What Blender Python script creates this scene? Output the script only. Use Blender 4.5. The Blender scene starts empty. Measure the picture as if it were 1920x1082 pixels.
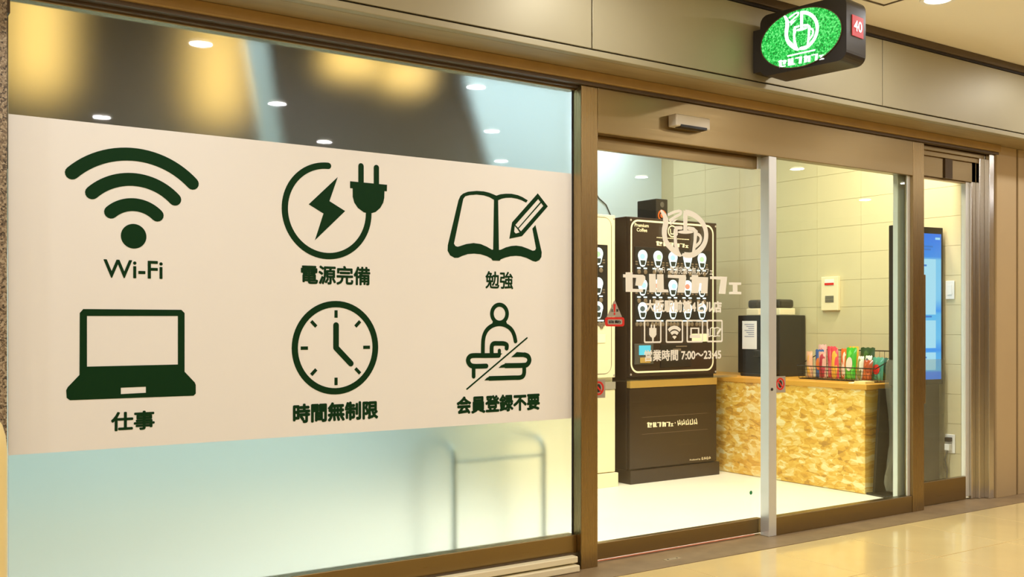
import bpy, bmesh, math, random
from mathutils import Vector, Matrix
from mathutils.geometry import tessellate_polygon
random.seed(7)
scn = bpy.context.scene
COL = scn.collection

# ------------------------------------------------------------------ camera, world, exposure
# X runs along the shop front, Y goes into the shop, Z is up; the front plane of the steel frame is Y = 0
F_PX, TH, HZ = 1900.0, math.radians(55.65), 609.0
CAM = Vector((0.0, -3.74, 1.15))
cd = bpy.data.cameras.new('camera')
cd.sensor_width = 36.0
cd.lens = 36.0 * F_PX / 1920.0
cd.shift_y = (HZ - 541.0) / 1920.0
cd.clip_start = 0.02
cam = bpy.data.objects.new('camera', cd)
COL.objects.link(cam)
cam.location = CAM
cam.rotation_euler = (math.radians(90), 0, -(math.radians(90) - TH))
scn.camera = cam

w = bpy.data.worlds.new('world'); scn.world = w; w.use_nodes = True
w.node_tree.nodes['Background'].inputs[0].default_value = (1.0, 0.86, 0.66, 1)
w.node_tree.nodes['Background'].inputs[1].default_value = 0.15
scn.view_settings.view_transform = 'Standard'
scn.view_settings.look = 'None'
scn.view_settings.exposure = 0.0
scn.view_settings.gamma = 1.0
scn.view_settings.use_curve_mapping = False
try:
    scn.cycles.use_denoising = True
    scn.cycles.max_bounces = 14
    scn.cycles.transparent_max_bounces = 24
    scn.cycles.transmission_bounces = 10
    scn.cycles.sample_clamp_indirect = 6
except Exception:
    pass

LIGHT_CORR = 8.6      # watts of one corridor downlight
LIGHT_CAFE = 28.0      # watts of one cafe ceiling panel
WARM = (0.97, 0.97, 1.0)
CAFE_COL = (1.0, 0.85, 0.54)
COOL = (0.82, 0.91, 1.0)

def area(name, loc, size, power, col, rot=(0, 0, 0), shape='DISK', size_y=None, parent=None):
    ld = bpy.data.lights.new(name, 'AREA'); ld.shape = shape; ld.size = size
    if size_y: ld.size_y = size_y
    ld.energy = power; ld.color = col
    o = bpy.data.objects.new(name, ld); COL.objects.link(o)
    o.location = loc; o.rotation_euler = rot
    if parent is not None: o.parent = parent
    return o

# ------------------------------------------------------------------ helpers
def C(h):
    h = h.lstrip('#'); r = []
    for i in (0, 2, 4):
        v = int(h[i:i + 2], 16) / 255
        r.append(v / 12.92 if v <= .04045 else ((v + .055) / 1.055) ** 2.4)
    return (*r, 1)

MATS = {}
def mat(name, col='#808080', rough=.5, metal=0.0, emit=None, estr=0.0, trans=0.0, coat=0.0, ior=1.5,
        vary=0.0, vscale=6.0, bump=0.0, bscale=80.0, stretch=None, spec=.5):
    if name in MATS: return MATS[name]
    m = bpy.data.materials.new(name); m.use_nodes = True
    nt = m.node_tree; b = nt.nodes['Principled BSDF']
    c = C(col) if isinstance(col, str) else (*col, 1)
    b.inputs['Base Color'].default_value = c
    b.inputs['Roughness'].default_value = rough
    b.inputs['Metallic'].default_value = metal
    b.inputs['IOR'].default_value = ior
    b.inputs['Specular IOR Level'].default_value = spec
    b.inputs['Transmission Weight'].default_value = trans
    b.inputs['Coat Weight'].default_value = coat
    b.inputs['Coat Roughness'].default_value = 0.03
    if emit is not None:
        b.inputs['Emission Color'].default_value = C(emit); b.inputs['Emission Strength'].default_value = estr
    if vary or bump:
        tc = nt.nodes.new('ShaderNodeTexCoord'); src = tc.outputs['Object']
        if stretch:
            mp = nt.nodes.new('ShaderNodeMapping'); mp.inputs['Scale'].default_value = stretch
            nt.links.new(src, mp.inputs['Vector']); src = mp.outputs['Vector']
    if vary:
        n = nt.nodes.new('ShaderNodeTexNoise'); n.inputs['Scale'].default_value = vscale; n.inputs['Detail'].default_value = 5
        nt.links.new(src, n.inputs['Vector'])
        mx = nt.nodes.new('ShaderNodeMix'); mx.data_type = 'RGBA'
        mx.inputs['A'].default_value = tuple(v * (1 - vary) for v in c[:3]) + (1,)
        mx.inputs['B'].default_value = tuple(min(1, v * (1 + vary)) for v in c[:3]) + (1,)
        nt.links.new(n.outputs['Fac'], mx.inputs['Factor']); nt.links.new(mx.outputs['Result'], b.inputs['Base Color'])
    if bump:
        n2 = nt.nodes.new('ShaderNodeTexNoise'); n2.inputs['Scale'].default_value = bscale; n2.inputs['Detail'].default_value = 4
        nt.links.new(src, n2.inputs['Vector'])
        bp = nt.nodes.new('ShaderNodeBump'); bp.inputs['Strength'].default_value = bump; bp.inputs['Distance'].default_value = .003
        nt.links.new(n2.outputs['Fac'], bp.inputs['Height']); nt.links.new(bp.outputs['Normal'], b.inputs['Normal'])
    MATS[name] = m
    return m

def clear_glass(name, tint, refl=1.0, rough=0.0):
    """thin pane: see-through with a fresnel mirror on top"""
    if name in MATS: return MATS[name]
    m = bpy.data.materials.new(name); m.use_nodes = True; nt = m.node_tree
    nt.nodes.remove(nt.nodes['Principled BSDF'])
    out = nt.nodes['Material Output']
    t = nt.nodes.new('ShaderNodeBsdfTransparent'); t.inputs[0].default_value = (*tint, 1)
    g = nt.nodes.new('ShaderNodeBsdfGlossy'); g.inputs['Roughness'].default_value = rough; g.inputs[0].default_value = (refl, refl, refl, 1)
    lw = nt.nodes.new('ShaderNodeLayerWeight'); lw.inputs[0].default_value = .5
    pw = nt.nodes.new('ShaderNodeMath'); pw.operation = 'POWER'; pw.inputs[1].default_value = 5
    fr = nt.nodes.new('ShaderNodeMath'); fr.operation = 'MULTIPLY_ADD'; fr.inputs[1].default_value = .96; fr.inputs[2].default_value = .035
    nt.links.new(lw.outputs['Facing'], pw.inputs[0]); nt.links.new(pw.outputs[0], fr.inputs[0])
    mx = nt.nodes.new('ShaderNodeMixShader')
    nt.links.new(fr.outputs[0], mx.inputs[0]); nt.links.new(t.outputs[0], mx.inputs[1]); nt.links.new(g.outputs[0], mx.inputs[2])
    nt.links.new(mx.outputs[0], out.inputs[0])
    MATS[name] = m
    return m

ORG = {}
def org(o):
    while o is not None:
        if o.name in ORG: return ORG[o.name]
        o = o.parent
    return Vector((0, 0, 0))

def setp(o, label=None, cat=None, group=None, kind=None):
    if label: o['label'] = label
    if cat: o['category'] = cat
    if group: o['group'] = group
    if kind: o['kind'] = kind
    return o

def thing(name, label, cat, loc=(0, 0, 0), rz=0.0, group=None, kind=None, local=False):
    o = bpy.data.objects.new(name, None); COL.objects.link(o)
    o.location = loc; o.rotation_euler = (0, 0, rz); o.empty_display_size = .05
    ORG[o.name] = Vector((0, 0, 0)) if (local or rz) else Vector(loc)
    return setp(o, label, cat, group, kind)

class Fr:
    """a 2-D drawing plane: (a, b) -> o + a*u + b*v, thickness along n"""
    def __init__(s, o, u=(1, 0, 0), v=(0, 0, 1), n=(0, -1, 0)):
        s.o, s.u, s.v, s.n = Vector(o), Vector(u), Vector(v), Vector(n)
    def at(s, a, b, t=0.0): return s.o + s.u * a + s.v * b + s.n * t
def FY(y): return Fr((0, y, 0))
def FX(x): return Fr((x, 0, 0), (0, -1, 0), (0, 0, 1), (-1, 0, 0))     # a = -Y
def FZ(z, n=1): return Fr((0, 0, z), (1, 0, 0), (0, 1, 0), (0, 0, n))

class MB:
    def __init__(s): s.v, s.f = [], []
    def add(s, vs, fs):
        k = len(s.v); s.v += [Vector(p) for p in vs]; s.f += [[i + k for i in f] for f in fs]; return s
    def box(s, x0, x1, y0, y1, z0, z1, c=0.0):
        if c <= 0:
            vs = [(x, y, z) for z in (z0, z1) for y in (y0, y1) for x in (x0, x1)]
            return s.add(vs, [(0, 2, 3, 1), (4, 5, 7, 6), (0, 1, 5, 4), (2, 6, 7, 3), (0, 4, 6, 2), (1, 3, 7, 5)])
        bm = bmesh.new(); bmesh.ops.create_cube(bm, size=1)
        for v in bm.verts:
            v.co = Vector((x0 + (v.co.x + .5) * (x1 - x0), y0 + (v.co.y + .5) * (y1 - y0), z0 + (v.co.z + .5) * (z1 - z0)))
        bmesh.ops.bevel(bm, geom=bm.edges[:], offset=c, segments=2, affect='EDGES', profile=.5)
        bm.verts.ensure_lookup_table()
        s.add([v.co.copy() for v in bm.verts], [[v.index for v in f.verts] for f in bm.faces]); bm.free()
        return s
    def cyl(s, p0, p1, r, n=16, r1=None):
        return s.tube([p0, p1], [r, r if r1 is None else r1], n)
    def tube(s, path, r, n=8, closed=False):
        path = [Vector(p) for p in path]; m = len(path)
        rs = r if isinstance(r, (list, tuple)) else [r] * m
        k = len(s.v); prev = None
        for i, p in enumerate(path):
            if closed: t = path[(i + 1) % m] - path[i - 1]
            else: t = path[min(i + 1, m - 1)] - path[max(i - 1, 0)]
            t.normalize()
            if prev is None:
                a = Vector((0, 0, 1)) if abs(t.z) < .9 else Vector((1, 0, 0))
            else: a = prev
            x = (a - t * a.dot(t)).normalized(); y = t.cross(x); prev = x
            for j in range(n):
                q = 2 * math.pi * j / n
                s.v.append(p + (x * math.cos(q) + y * math.sin(q)) * rs[i])
        for i in range(m if closed else m - 1):
            for j in range(n):
                a, b = k + i * n + j, k + i * n + (j + 1) % n
                i2 = (i + 1) % m
                s.f.append([a, b, k + i2 * n + (j + 1) % n, k + i2 * n + j])
        if not closed:
            s.f.append([k + j for j in range(n)][::-1]); s.f.append([k + (m - 1) * n + j for j in range(n)])
        return s
    def lathe(s, o, prof, n=24, axis=(0, 0, 1)):
        """prof = [(r, h)...] around axis through o"""
        ax = Vector(axis).normalized(); a = Vector((1, 0, 0)) if abs(ax.x) < .9 else Vector((0, 1, 0))
        x = (a - ax * a.dot(ax)).normalized(); y = ax.cross(x); o = Vector(o); k = len(s.v)
        for r, h in prof:
            for j in range(n):
                q = 2 * math.pi * j / n
                s.v.append(o + ax * h + (x * math.cos(q) + y * math.sin(q)) * max(r, 1e-5))
        for i in range(len(prof) - 1):
            for j in range(n):
                s.f.append([k + i * n + j, k + i * n + (j + 1) % n, k + (i + 1) * n + (j + 1) % n, k + (i + 1) * n + j])
        s.f.append([k + j for j in range(n)][::-1]); s.f.append([k + (len(prof) - 1) * n + j for j in range(n)])
        return s
    def shape(s, loops, fr, t0=0.0, t1=.001):
        """flat outline (first loop) with holes (other loops), given thickness"""
        k = len(s.v)
        s.n = getattr(s, 'n', 0) + 1; t1 = t1 + s.n * 1.5e-5      # overlapping strokes never share a plane
        L = [[Vector((a, b, 0)) for a, b in lp] for lp in loops]
        flat = [p for lp in L for p in lp]; n = len(flat)
        tris = tessellate_polygon(L)
        for t in (t1, t0):
            for p in flat: s.v.append(fr.at(p.x, p.y, t))
        s.f += [[k + i for i in t] for t in tris]
        s.f += [[k + n + i for i in reversed(t)] for t in tris]
        b = k
        for lp in L:
            m = len(lp)
            for i in range(m):
                j = (i + 1) % m
                s.f.append([b + i, b + j, b + j + n, b + i + n])
            b += m
        return s
    def stroke(s, pts, wd, fr, t0=0.0, t1=.001, cap=True, closed=False):
        pts = [Vector((a, b)) for a, b in pts]; m = len(pts); lf, rt = [], []
        for i in range(m):
            if closed: d = pts[(i + 1) % m] - pts[i - 1]
            else: d = pts[min(i + 1, m - 1)] - pts[max(i - 1, 0)]
            d.normalize(); nrm = Vector((-d.y, d.x))
            # widen at bends so the band keeps its width
            if 0 < i < m - 1 or closed:
                e = (pts[i] - pts[i - 1]).normalized(); cs = max(.5, abs(e.dot(d)))
            else: cs = 1
            h = (wd[i] if isinstance(wd, (list, tuple)) else wd) / 2 / cs
            lf.append(tuple(pts[i] + nrm * h)); rt.append(tuple(pts[i] - nrm * h))
        if closed: return s.shape([lf, rt[::-1]], fr, t0, t1)
        if cap:
            def arc(c, a, b):
                v = Vector(a) - c; o = []
                for q in range(1, 8):
                    an = -math.pi * q / 8
                    o.append((c.x + v.x * math.cos(an) - v.y * math.sin(an), c.y + v.x * math.sin(an) + v.y * math.cos(an)))
                return o
            lp = lf + arc(pts[-1], lf[-1], rt[-1]) + rt[::-1] + arc(pts[0], rt[0], lf[0])
        else: lp = lf + rt[::-1]
        return s.shape([lp], fr, t0, t1)
    def build(s, name, m, parent=None, smooth=False, label=None, cat=None, group=None, kind=None, tri=False):
        me = bpy.data.meshes.new(name)
        o0 = org(parent)
        me.from_pydata([tuple(v - o0) for v in s.v], [], s.f)
        bm = bmesh.new(); bm.from_mesh(me)
        bmesh.ops.recalc_face_normals(bm, faces=bm.faces)
        bm.to_mesh(me); bm.free()
        if smooth:
            for p in me.polygons: p.use_smooth = True
            try: me.set_sharp_from_angle(angle=math.radians(38))
            except Exception: pass
        me.materials.append(m)
        o = bpy.data.objects.new(name, me); COL.objects.link(o)
        if parent is not None: o.parent = parent
        return setp(o, label, cat, group, kind)

def circ(cx, cz, r, n=40, rz=None, a0=0, a1=2 * math.pi):
    rz = r if rz is None else rz
    full = abs(a1 - a0 - 2 * math.pi) < 1e-6
    return [(cx + r * math.cos(a0 + (a1 - a0) * i / (n if full else n - 1)), cz + rz * math.sin(a0 + (a1 - a0) * i / (n if full else n - 1))) for i in range(n)]
def rrect(x0, x1, z0, z1, r, n=6):
    o = []
    for cx, cz, a in ((x1 - r, z1 - r, 0), (x0 + r, z1 - r, 90), (x0 + r, z0 + r, 180), (x1 - r, z0 + r, 270)):
        for i in range(n + 1):
            q = math.radians(a + 90 * i / n); o.append((cx + r * math.cos(q), cz + r * math.sin(q)))
    return o
def arc3(p0, p1, p2, n=24, end=None):
    """points on the circle through three points, from p0 past p1 to p2 (or to the direction of end)"""
    (ax, ay), (bx, by), (cx, cy) = p0, p1, p2
    d = 2 * (ax * (by - cy) + bx * (cy - ay) + cx * (ay - by))
    ux = ((ax * ax + ay * ay) * (by - cy) + (bx * bx + by * by) * (cy - ay) + (cx * cx + cy * cy) * (ay - by)) / d
    uy = ((ax * ax + ay * ay) * (cx - bx) + (bx * bx + by * by) * (ax - cx) + (cx * cx + cy * cy) * (bx - ax)) / d
    r = math.hypot(ax - ux, ay - uy)
    an = lambda p: math.atan2(p[1] - uy, p[0] - ux)
    a0, am, a1 = an(p0), an(p1), an(end or p2)
    def fwd(a, b): return (b - a) % (2 * math.pi)
    mid = an(p1)
    if fwd(a0, mid) <= fwd(a0, an(p2)): sp = fwd(a0, a1)
    else: sp = -fwd(a1, a0)
    return [(ux + r * math.cos(a0 + sp * i / (n - 1)), uy + r * math.sin(a0 + sp * i / (n - 1))) for i in range(n)]
def smooth_pts(pts, k=4):
    o = []
    for i in range(len(pts) - 1):
        p0, p1, p2, p3 = pts[max(i - 1, 0)], pts[i], pts[i + 1], pts[min(i + 2, len(pts) - 1)]
        for j in range(k):
            t = j / k
            o.append(tuple(.5 * (2 * p1[c] + (p2[c] - p0[c]) * t + (2 * p0[c] - 5 * p1[c] + 4 * p2[c] - p3[c]) * t * t + (3 * p1[c] - p0[c] - 3 * p2[c] + p3[c]) * t ** 3) for c in (0, 1)))
    return o + [tuple(pts[-1])]

# where a measured sight line meets a plane of the shop front (used to size the flat signs on it)
cT, sT = math.cos(TH), math.sin(TH)
def on(px, py, Y):
    u, v = (px - 960) / F_PX, (HZ - py) / F_PX
    t = (Y - CAM.y) / (sT - cT * u)
    return ((cT + sT * u) * t, CAM.z + v * t)
def tr(pts, sc, ox, oy, Y):
    return [on(ox + a / sc, oy + b / sc, Y) for a, b in pts]

def text_into(mb, body, fr, a0, a1, b0, b1, bold=0.0, t0=.0004, t1=.001, keep=False):
    cu = bpy.data.curves.new('lettering', 'FONT'); cu.body = body; cu.size = 1.0
    cu.dimensions = '2D'; cu.fill_mode = 'BOTH'; cu.resolution_u = 3
    o = bpy.data.objects.new('lettering', cu); COL.objects.link(o)
    bpy.context.view_layer.update()
    me = bpy.data.meshes.new_from_object(o.evaluated_get(bpy.context.evaluated_depsgraph_get()))
    xs = [v.co.x for v in me.vertices]; ys = [v.co.y for v in me.vertices]
    if xs:
        X0, X1, Y0, Y1 = min(xs), max(xs), min(ys), max(ys)
        sx = (a1 - a0) / (X1 - X0); sy = (b1 - b0) / max(1e-6, (Y1 - Y0))
        # a bolder weight: the glyph stamped in a small circle, slightly shrunk so the outline keeps its box
        bx_, by_ = bold * (X1 - X0) / max(1, len(body)) * 1.0, bold * (Y1 - Y0)
        bx_ = by_ = min(bx_, by_) if bold else 0
        kx_, ky_ = 1 - 2 * bx_ / (X1 - X0), 1 - 2 * by_ / max(1e-6, Y1 - Y0)
        offs = [(0, 0)] + ([(bx_ * math.cos(q * .7854), by_ * math.sin(q * .7854)) for q in range(8)] if bold else [])
        for k_, (ox_, oy_) in enumerate(offs):
            mb.add([fr.at(a0 + ((v.co.x - X0) * kx_ + bx_ + ox_) * sx, b0 + ((v.co.y - Y0) * ky_ + by_ + oy_) * sy, t1 + k_ * 2e-6) for v in me.vertices], [list(p.vertices) for p in me.polygons])
    bpy.data.objects.remove(o); bpy.data.curves.remove(cu); bpy.data.meshes.remove(me)
    return mb

# ------------------------------------------------------------------ materials
def steel_mat(name, col, rough, stretch):
    m = mat(name, col, rough, 1.0)
    nt = m.node_tree; b = nt.nodes['Principled BSDF']
    tc = nt.nodes.new('ShaderNodeTexCoord'); mp = nt.nodes.new('ShaderNodeMapping'); mp.inputs['Scale'].default_value = stretch
    n = nt.nodes.new('ShaderNodeTexNoise'); n.inputs['Scale'].default_value = 1.0; n.inputs['Detail'].default_value = 3
    nt.links.new(tc.outputs['Object'], mp.inputs[0]); nt.links.new(mp.outputs[0], n.inputs['Vector'])
    mr = nt.nodes.new('ShaderNodeMapRange'); mr.inputs['To Min'].default_value = rough - .07; mr.inputs['To Max'].default_value = rough + .1
    nt.links.new(n.outputs['Fac'], mr.inputs['Value']); nt.links.new(mr.outputs[0], b.inputs['Roughness'])
    return m
M_STEEL = steel_mat('brushed_steel', '#a08a62', .27, (300, 300, 3))
M_STEELH = steel_mat('brushed_steel_horizontal', '#94805a', .30, (3, 300, 300))
M_BRIGHT = steel_mat('steel_white_reflection', '#e2e4e2', .3, (300, 300, 3))  # white reflection on the stiles is put into this pale base colour
M_JAMB = steel_mat('mirror_steel', '#d6d2ca', .16, (300, 300, 3))
M_BRIGHT.node_tree.nodes['Principled BSDF'].inputs['Metallic'].default_value = .55
M_ALU = mat('beige_coated_aluminium', '#9f9678', .5, .3, vary=.06, vscale=3)
M_LIP = mat('tan_painted_lip', '#a98a54', .5, .1, vary=.18, vscale=9)
M_SOFFIT = mat('soffit_beige_metal', '#a2906a', .5, .3, vary=.25, vscale=5, stretch=(.6, 4, 4))
M_DARK = mat('dark_joint', '#241c14', .7)
M_BROWN = mat('dark_bronze_trim', '#5d4e3b', .45, .4)
M_CEIL = mat('cream_ceiling_board', '#f8f1e2', .75)
M_WALLB = mat('corridor_beige_wall', '#b79e74', .6, vary=.06, vscale=3)
M_BLOCK = mat('painted_block', '#d3c8a0', .6, vary=.05, vscale=7, bump=.15, bscale=120)
M_JOINT = mat('block_joint', '#bdb18a', .8)
M_PALEBLUE = mat('pale_blue_plaster', '#cfe3e6', .7, vary=.04, vscale=2)
M_DKWOOD = mat('dark_brown_wood', '#271a0c', .55, vary=.3, vscale=3, stretch=(1, 1, 8))
M_WHITE = mat('white_paint', '#f2f0ea', .5)
M_FILM = mat('white_vinyl_film', '#f3f1ec', .5, spec=.2)
M_GREEN = mat('dark_green_vinyl', '#0d3416', .5, spec=.12)
M_CREAMV = mat('cream_white_vinyl', '#fffaf0', .5)
_nt = M_CREAMV.node_tree; _tb = _nt.nodes.new('ShaderNodeBsdfTranslucent'); _tb.inputs[0].default_value = C('#fff8e8')
_mx = _nt.nodes.new('ShaderNodeAddShader')
_p = _nt.nodes['Principled BSDF']; _p.inputs['Base Color'].default_value = (.88, .85, .78, 1); _tb.inputs[0].default_value = (.11, .11, .10, 1)
_nt.links.new(_p.outputs[0], _mx.inputs[0]); _nt.links.new(_tb.outputs[0], _mx.inputs[1]); _nt.links.new(_mx.outputs[0], _nt.nodes['Material Output'].inputs[0])
M_BLACK = mat('black_plastic', '#14120f', .4)
M_VBLACK = mat('vending_black', '#2a1c14', .32, vary=.05)
M_VWHITE = mat('vending_cream', '#f3e6bf', .4)
M_VLINE = mat('vending_cream_print', '#fff0cc', .5)
M_RED = mat('red_vinyl', '#d8281c', .45)
M_SILVER = mat('silver_vinyl', '#b6ada0', .35, .3)
M_SILL = mat('brown_stone_sill', '#8a7455', .42, vary=.35, vscale=9, bump=.15, bscale=60)
M_CFLOOR = mat('cafe_vinyl_floor', '#f1ebda', .45, vary=.02, vscale=2)
M_CLEAR = clear_glass('clear_door_glass', (.97, .99, .96))
M_TINT = clear_glass('green_tinted_glass', (.93, .985, .94))
M_ACRYL = clear_glass('acrylic', (.9, .92, .9), .9, .05)
M_WRAP = clear_glass('plastic_wrap_film', (.80, .80, .76), 1.0, .2)
_nt = M_WRAP.node_tree; _df = _nt.nodes.new('ShaderNodeBsdfDiffuse'); _df.inputs[0].default_value = C('#d8d0b8')
_mx = _nt.nodes.new('ShaderNodeMixShader'); _mx.inputs[0].default_value = .16; _o = _nt.nodes['Material Output']
_nt.links.new(_o.inputs[0].links[0].from_socket, _mx.inputs[1]); _nt.links.new(_df.outputs[0], _mx.inputs[2]); _nt.links.new(_mx.outputs[0], _o.inputs[0])
M_PAPER = mat('white_paper', '#f4f2f4', .6)
M_BTN = mat('grey_button', '#7c6c58', .4, .2)
M_GREYPL = mat('grey_plastic', '#5d5a50', .5)

def frosted():
    """acid-etched pane: blurred see-through under a sharp outer reflection"""
    m = bpy.data.materials.new('frosted_glass'); m.use_nodes = True; nt = m.node_tree
    nt.nodes.remove(nt.nodes['Principled BSDF']); out = nt.nodes['Material Output']
    t = nt.nodes.new('ShaderNodeBsdfRefraction'); t.distribution = 'BECKMANN'; t.inputs['Color'].default_value = C('#f4fbfb')
    t.inputs['Roughness'].default_value = .36; t.inputs['IOR'].default_value = 1.45
    g = nt.nodes.new('ShaderNodeBsdfGlossy'); g.inputs['Roughness'].default_value = .02; g.inputs[0].default_value = (.8, .8, .8, 1)
    lw = nt.nodes.new('ShaderNodeLayerWeight'); lw.inputs[0].default_value = .5
    pw = nt.nodes.new('ShaderNodeMath'); pw.operation = 'POWER'; pw.inputs[1].default_value = 5
    fr = nt.nodes.new('ShaderNodeMath'); fr.operation = 'MULTIPLY_ADD'; fr.inputs[1].default_value = .9; fr.inputs[2].default_value = .03
    mx = nt.nodes.new('ShaderNodeMixShader')
    nt.links.new(lw.outputs['Facing'], pw.inputs[0]); nt.links.new(pw.outputs[0], fr.inputs[0]); nt.links.new(fr.outputs[0], mx.inputs[0])
    nt.links.new(t.outputs[0], mx.inputs[1]); nt.links.new(g.outputs[0], mx.inputs[2]); nt.links.new(mx.outputs[0], out.inputs[0])
    return m
M_FROST = frosted()

def tile_mat():
    m = mat('polished_cream_tile', '#e8cf94', .13, vary=.10, vscale=3.0, bump=.03, bscale=9, coat=.3)
    return m
M_TILE = tile_mat()
M_GROUT = mat('tile_joint', '#a8905c', .6)

def granite_mat():
    m = mat('speckled_granite', '#8b7c66', .35); nt = m.node_tree; b = nt.nodes['Principled BSDF']
    v = nt.nodes.new('ShaderNodeTexVoronoi'); v.inputs['Scale'].default_value = 170
    tc = nt.nodes.new('ShaderNodeTexCoord'); nt.links.new(tc.outputs['Object'], v.inputs['Vector'])
    r = nt.nodes.new('ShaderNodeValToRGB'); r.color_ramp.elements[0].color = C('#3d3428'); r.color_ramp.elements[1].color = C('#b8a88c')
    e = r.color_ramp.elements.new(.5); e.color = C('#8d7a60')
    sp = nt.nodes.new('ShaderNodeSeparateColor'); nt.links.new(v.outputs['Color'], sp.inputs[0])
    nt.links.new(sp.outputs[0], r.inputs[0]); nt.links.new(r.outputs[0], b.inputs['Base Color'])
    return m
M_GRANITE = granite_mat()

def osb_mat():
    m = mat('oriented_strand_board', '#e0b050', .5); nt = m.node_tree; b = nt.nodes['Principled BSDF']
    tc = nt.nodes.new('ShaderNodeTexCoord')
    nz = nt.nodes.new('ShaderNodeTexNoise'); nz.inputs['Scale'].default_value = 5; nz.inputs['Detail'].default_value = 3
    nt.links.new(tc.outputs['Object'], nz.inputs['Vector'])
    ad = nt.nodes.new('ShaderNodeMixRGB'); ad.blend_type = 'ADD'; ad.inputs[0].default_value = .07
    nt.links.new(tc.outputs['Object'], ad.inputs[1]); nt.links.new(nz.outputs['Color'], ad.inputs[2])
    cols = []
    for rot, sc in ((.5, (1, 14, 30)), (-.8, (1, 15, 34)), (1.4, (1, 16, 34))):
        mp = nt.nodes.new('ShaderNodeMapping'); mp.inputs['Rotation'].default_value = (rot, 0, 0); mp.inputs['Scale'].default_value = sc
        nt.links.new(ad.outputs[0], mp.inputs[0])
        v = nt.nodes.new('ShaderNodeTexVoronoi'); v.inputs['Scale'].default_value = 1; nt.links.new(mp.outputs[0], v.inputs['Vector'])
        sp = nt.nodes.new('ShaderNodeSeparateColor'); nt.links.new(v.outputs['Color'], sp.inputs[0]); cols.append(sp.outputs)
    a1 = nt.nodes.new('ShaderNodeMath'); a1.operation = 'ADD'; nt.links.new(cols[0][0], a1.inputs[0]); nt.links.new(cols[1][1], a1.inputs[1])
    a2 = nt.nodes.new('ShaderNodeMath'); a2.operation = 'ADD'; nt.links.new(a1.outputs[0], a2.inputs[0]); nt.links.new(cols[2][2], a2.inputs[1])
    d = nt.nodes.new('ShaderNodeMath'); d.operation = 'DIVIDE'; d.inputs[1].default_value = 3; nt.links.new(a2.outputs[0], d.inputs[0])
    r = nt.nodes.new('ShaderNodeValToRGB'); r.color_ramp.elements[0].position = .12; r.color_ramp.elements[0].color = C('#c08c3a')
    r.color_ramp.elements[1].position = .85; r.color_ramp.elements[1].color = C('#fce9b0')
    for p, c in ((.35, '#e6ac40'), (.55, '#f1c45c')):
        e = r.color_ramp.elements.new(p); e.color = C(c)
    nt.links.new(d.outputs[0], r.inputs[0]); nt.links.new(r.outputs[0], b.inputs['Base Color'])
    bp = nt.nodes.new('ShaderNodeBump'); bp.inputs['Strength'].default_value = .2; bp.inputs['Distance'].default_value = .002
    nt.links.new(d.outputs[0], bp.inputs['Height']); nt.links.new(bp.outputs['Normal'], b.inputs['Normal'])
    return m
M_OSB = osb_mat()
M_OSBTOP = mat('varnished_pine_edge', '#dca040', .4, vary=.15, vscale=10, stretch=(20, 1, 20))

def emis(name, col, s): return mat(name, '#101010', .5, emit=col, estr=s)
M_LAMP = emis('downlight_lens', '#fff3d8', 5.5)
M_PANEL = emis('led_panel_diffuser', '#fff0cf', 3.0)
M_WARMLAMP = emis('warm_lantern_paper', '#ffc766', 1.8)

# ------------------------------------------------------------------ large structure: corridor
ZC = 2.80
fl = thing('floor', 'polished cream tiled corridor floor in front of the shop', 'floor', (0, 0, 0), kind='structure')
MB().box(-5, 13, -7, -.19, -.06, -.0035).build('floor_bed', M_GROUT, fl)
TS, TG = .60, .0018
tile0 = None
tx0, ty0 = .38, -.19
def tile_mesh(wd, dp):
    return MB().box(TG, wd - TG, TG, dp - TG, -.02, 0, .0012)
for i in range(-3, 15):
    for j in range(6):
        x, y = tx0 + i * TS, ty0 - (j + 1) * TS
        if tile0 is None:
            tile0 = tile_mesh(TS, TS).build('floor_tile', M_TILE, fl); o = tile0
        else:
            o = tile0.copy(); COL.objects.link(o); o.parent = fl
        o.location = (x, y, random.uniform(-.0004, .0004))
MB().box(-5, 13, -7, ty0 - 6 * TS, -.03, 0).build('floor_far', M_TILE, fl)
setp(MB().box(-5, 13, -.19, .10, -.05, .002).build('trim_1', M_SILL), 'brown stone threshold strip along the foot of the shop front', 'threshold', kind='structure')
ce = thing('ceiling', 'cream ribbed corridor ceiling', 'ceiling', (0, -3, ZC), kind='structure')
MB().box(-5, 13, -7, -.235, ZC, ZC + .05).build('ceiling_board', M_CEIL, ce)
# access hatch frame near the sign
hx, hy = 4.54, -.50
hb = MB()
for a in ((hx - .6, hx, hy - .012, hy), (hx - .6, hx, hy - .6, hy - .588), (hx - .6, hx - .588, hy - .588, hy - .012), (hx - .012, hx, hy - .588, hy - .012)):
    hb.box(a[0], a[1], a[2], a[3], ZC - .004, ZC)
hb.build('access_hatch_frame', M_BROWN, ce)
setp(MB().box(-5, 13, -7.1, -7, 0, ZC).build('wall_opposite', M_WALLB), 'beige wall on the far side of the corridor', 'wall', kind='structure')
setp(MB().box(-5.1, -5, -7, 0, 0, ZC).build('wall_end_left', M_WALLB), 'beige wall closing the corridor by the granite column', 'wall', kind='structure')
setp(MB().box(13, 13.1, -7, 0, 0, ZC).build('wall_end_right', M_WALLB), 'beige wall closing the corridor past the shop', 'wall', kind='structure')

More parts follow.
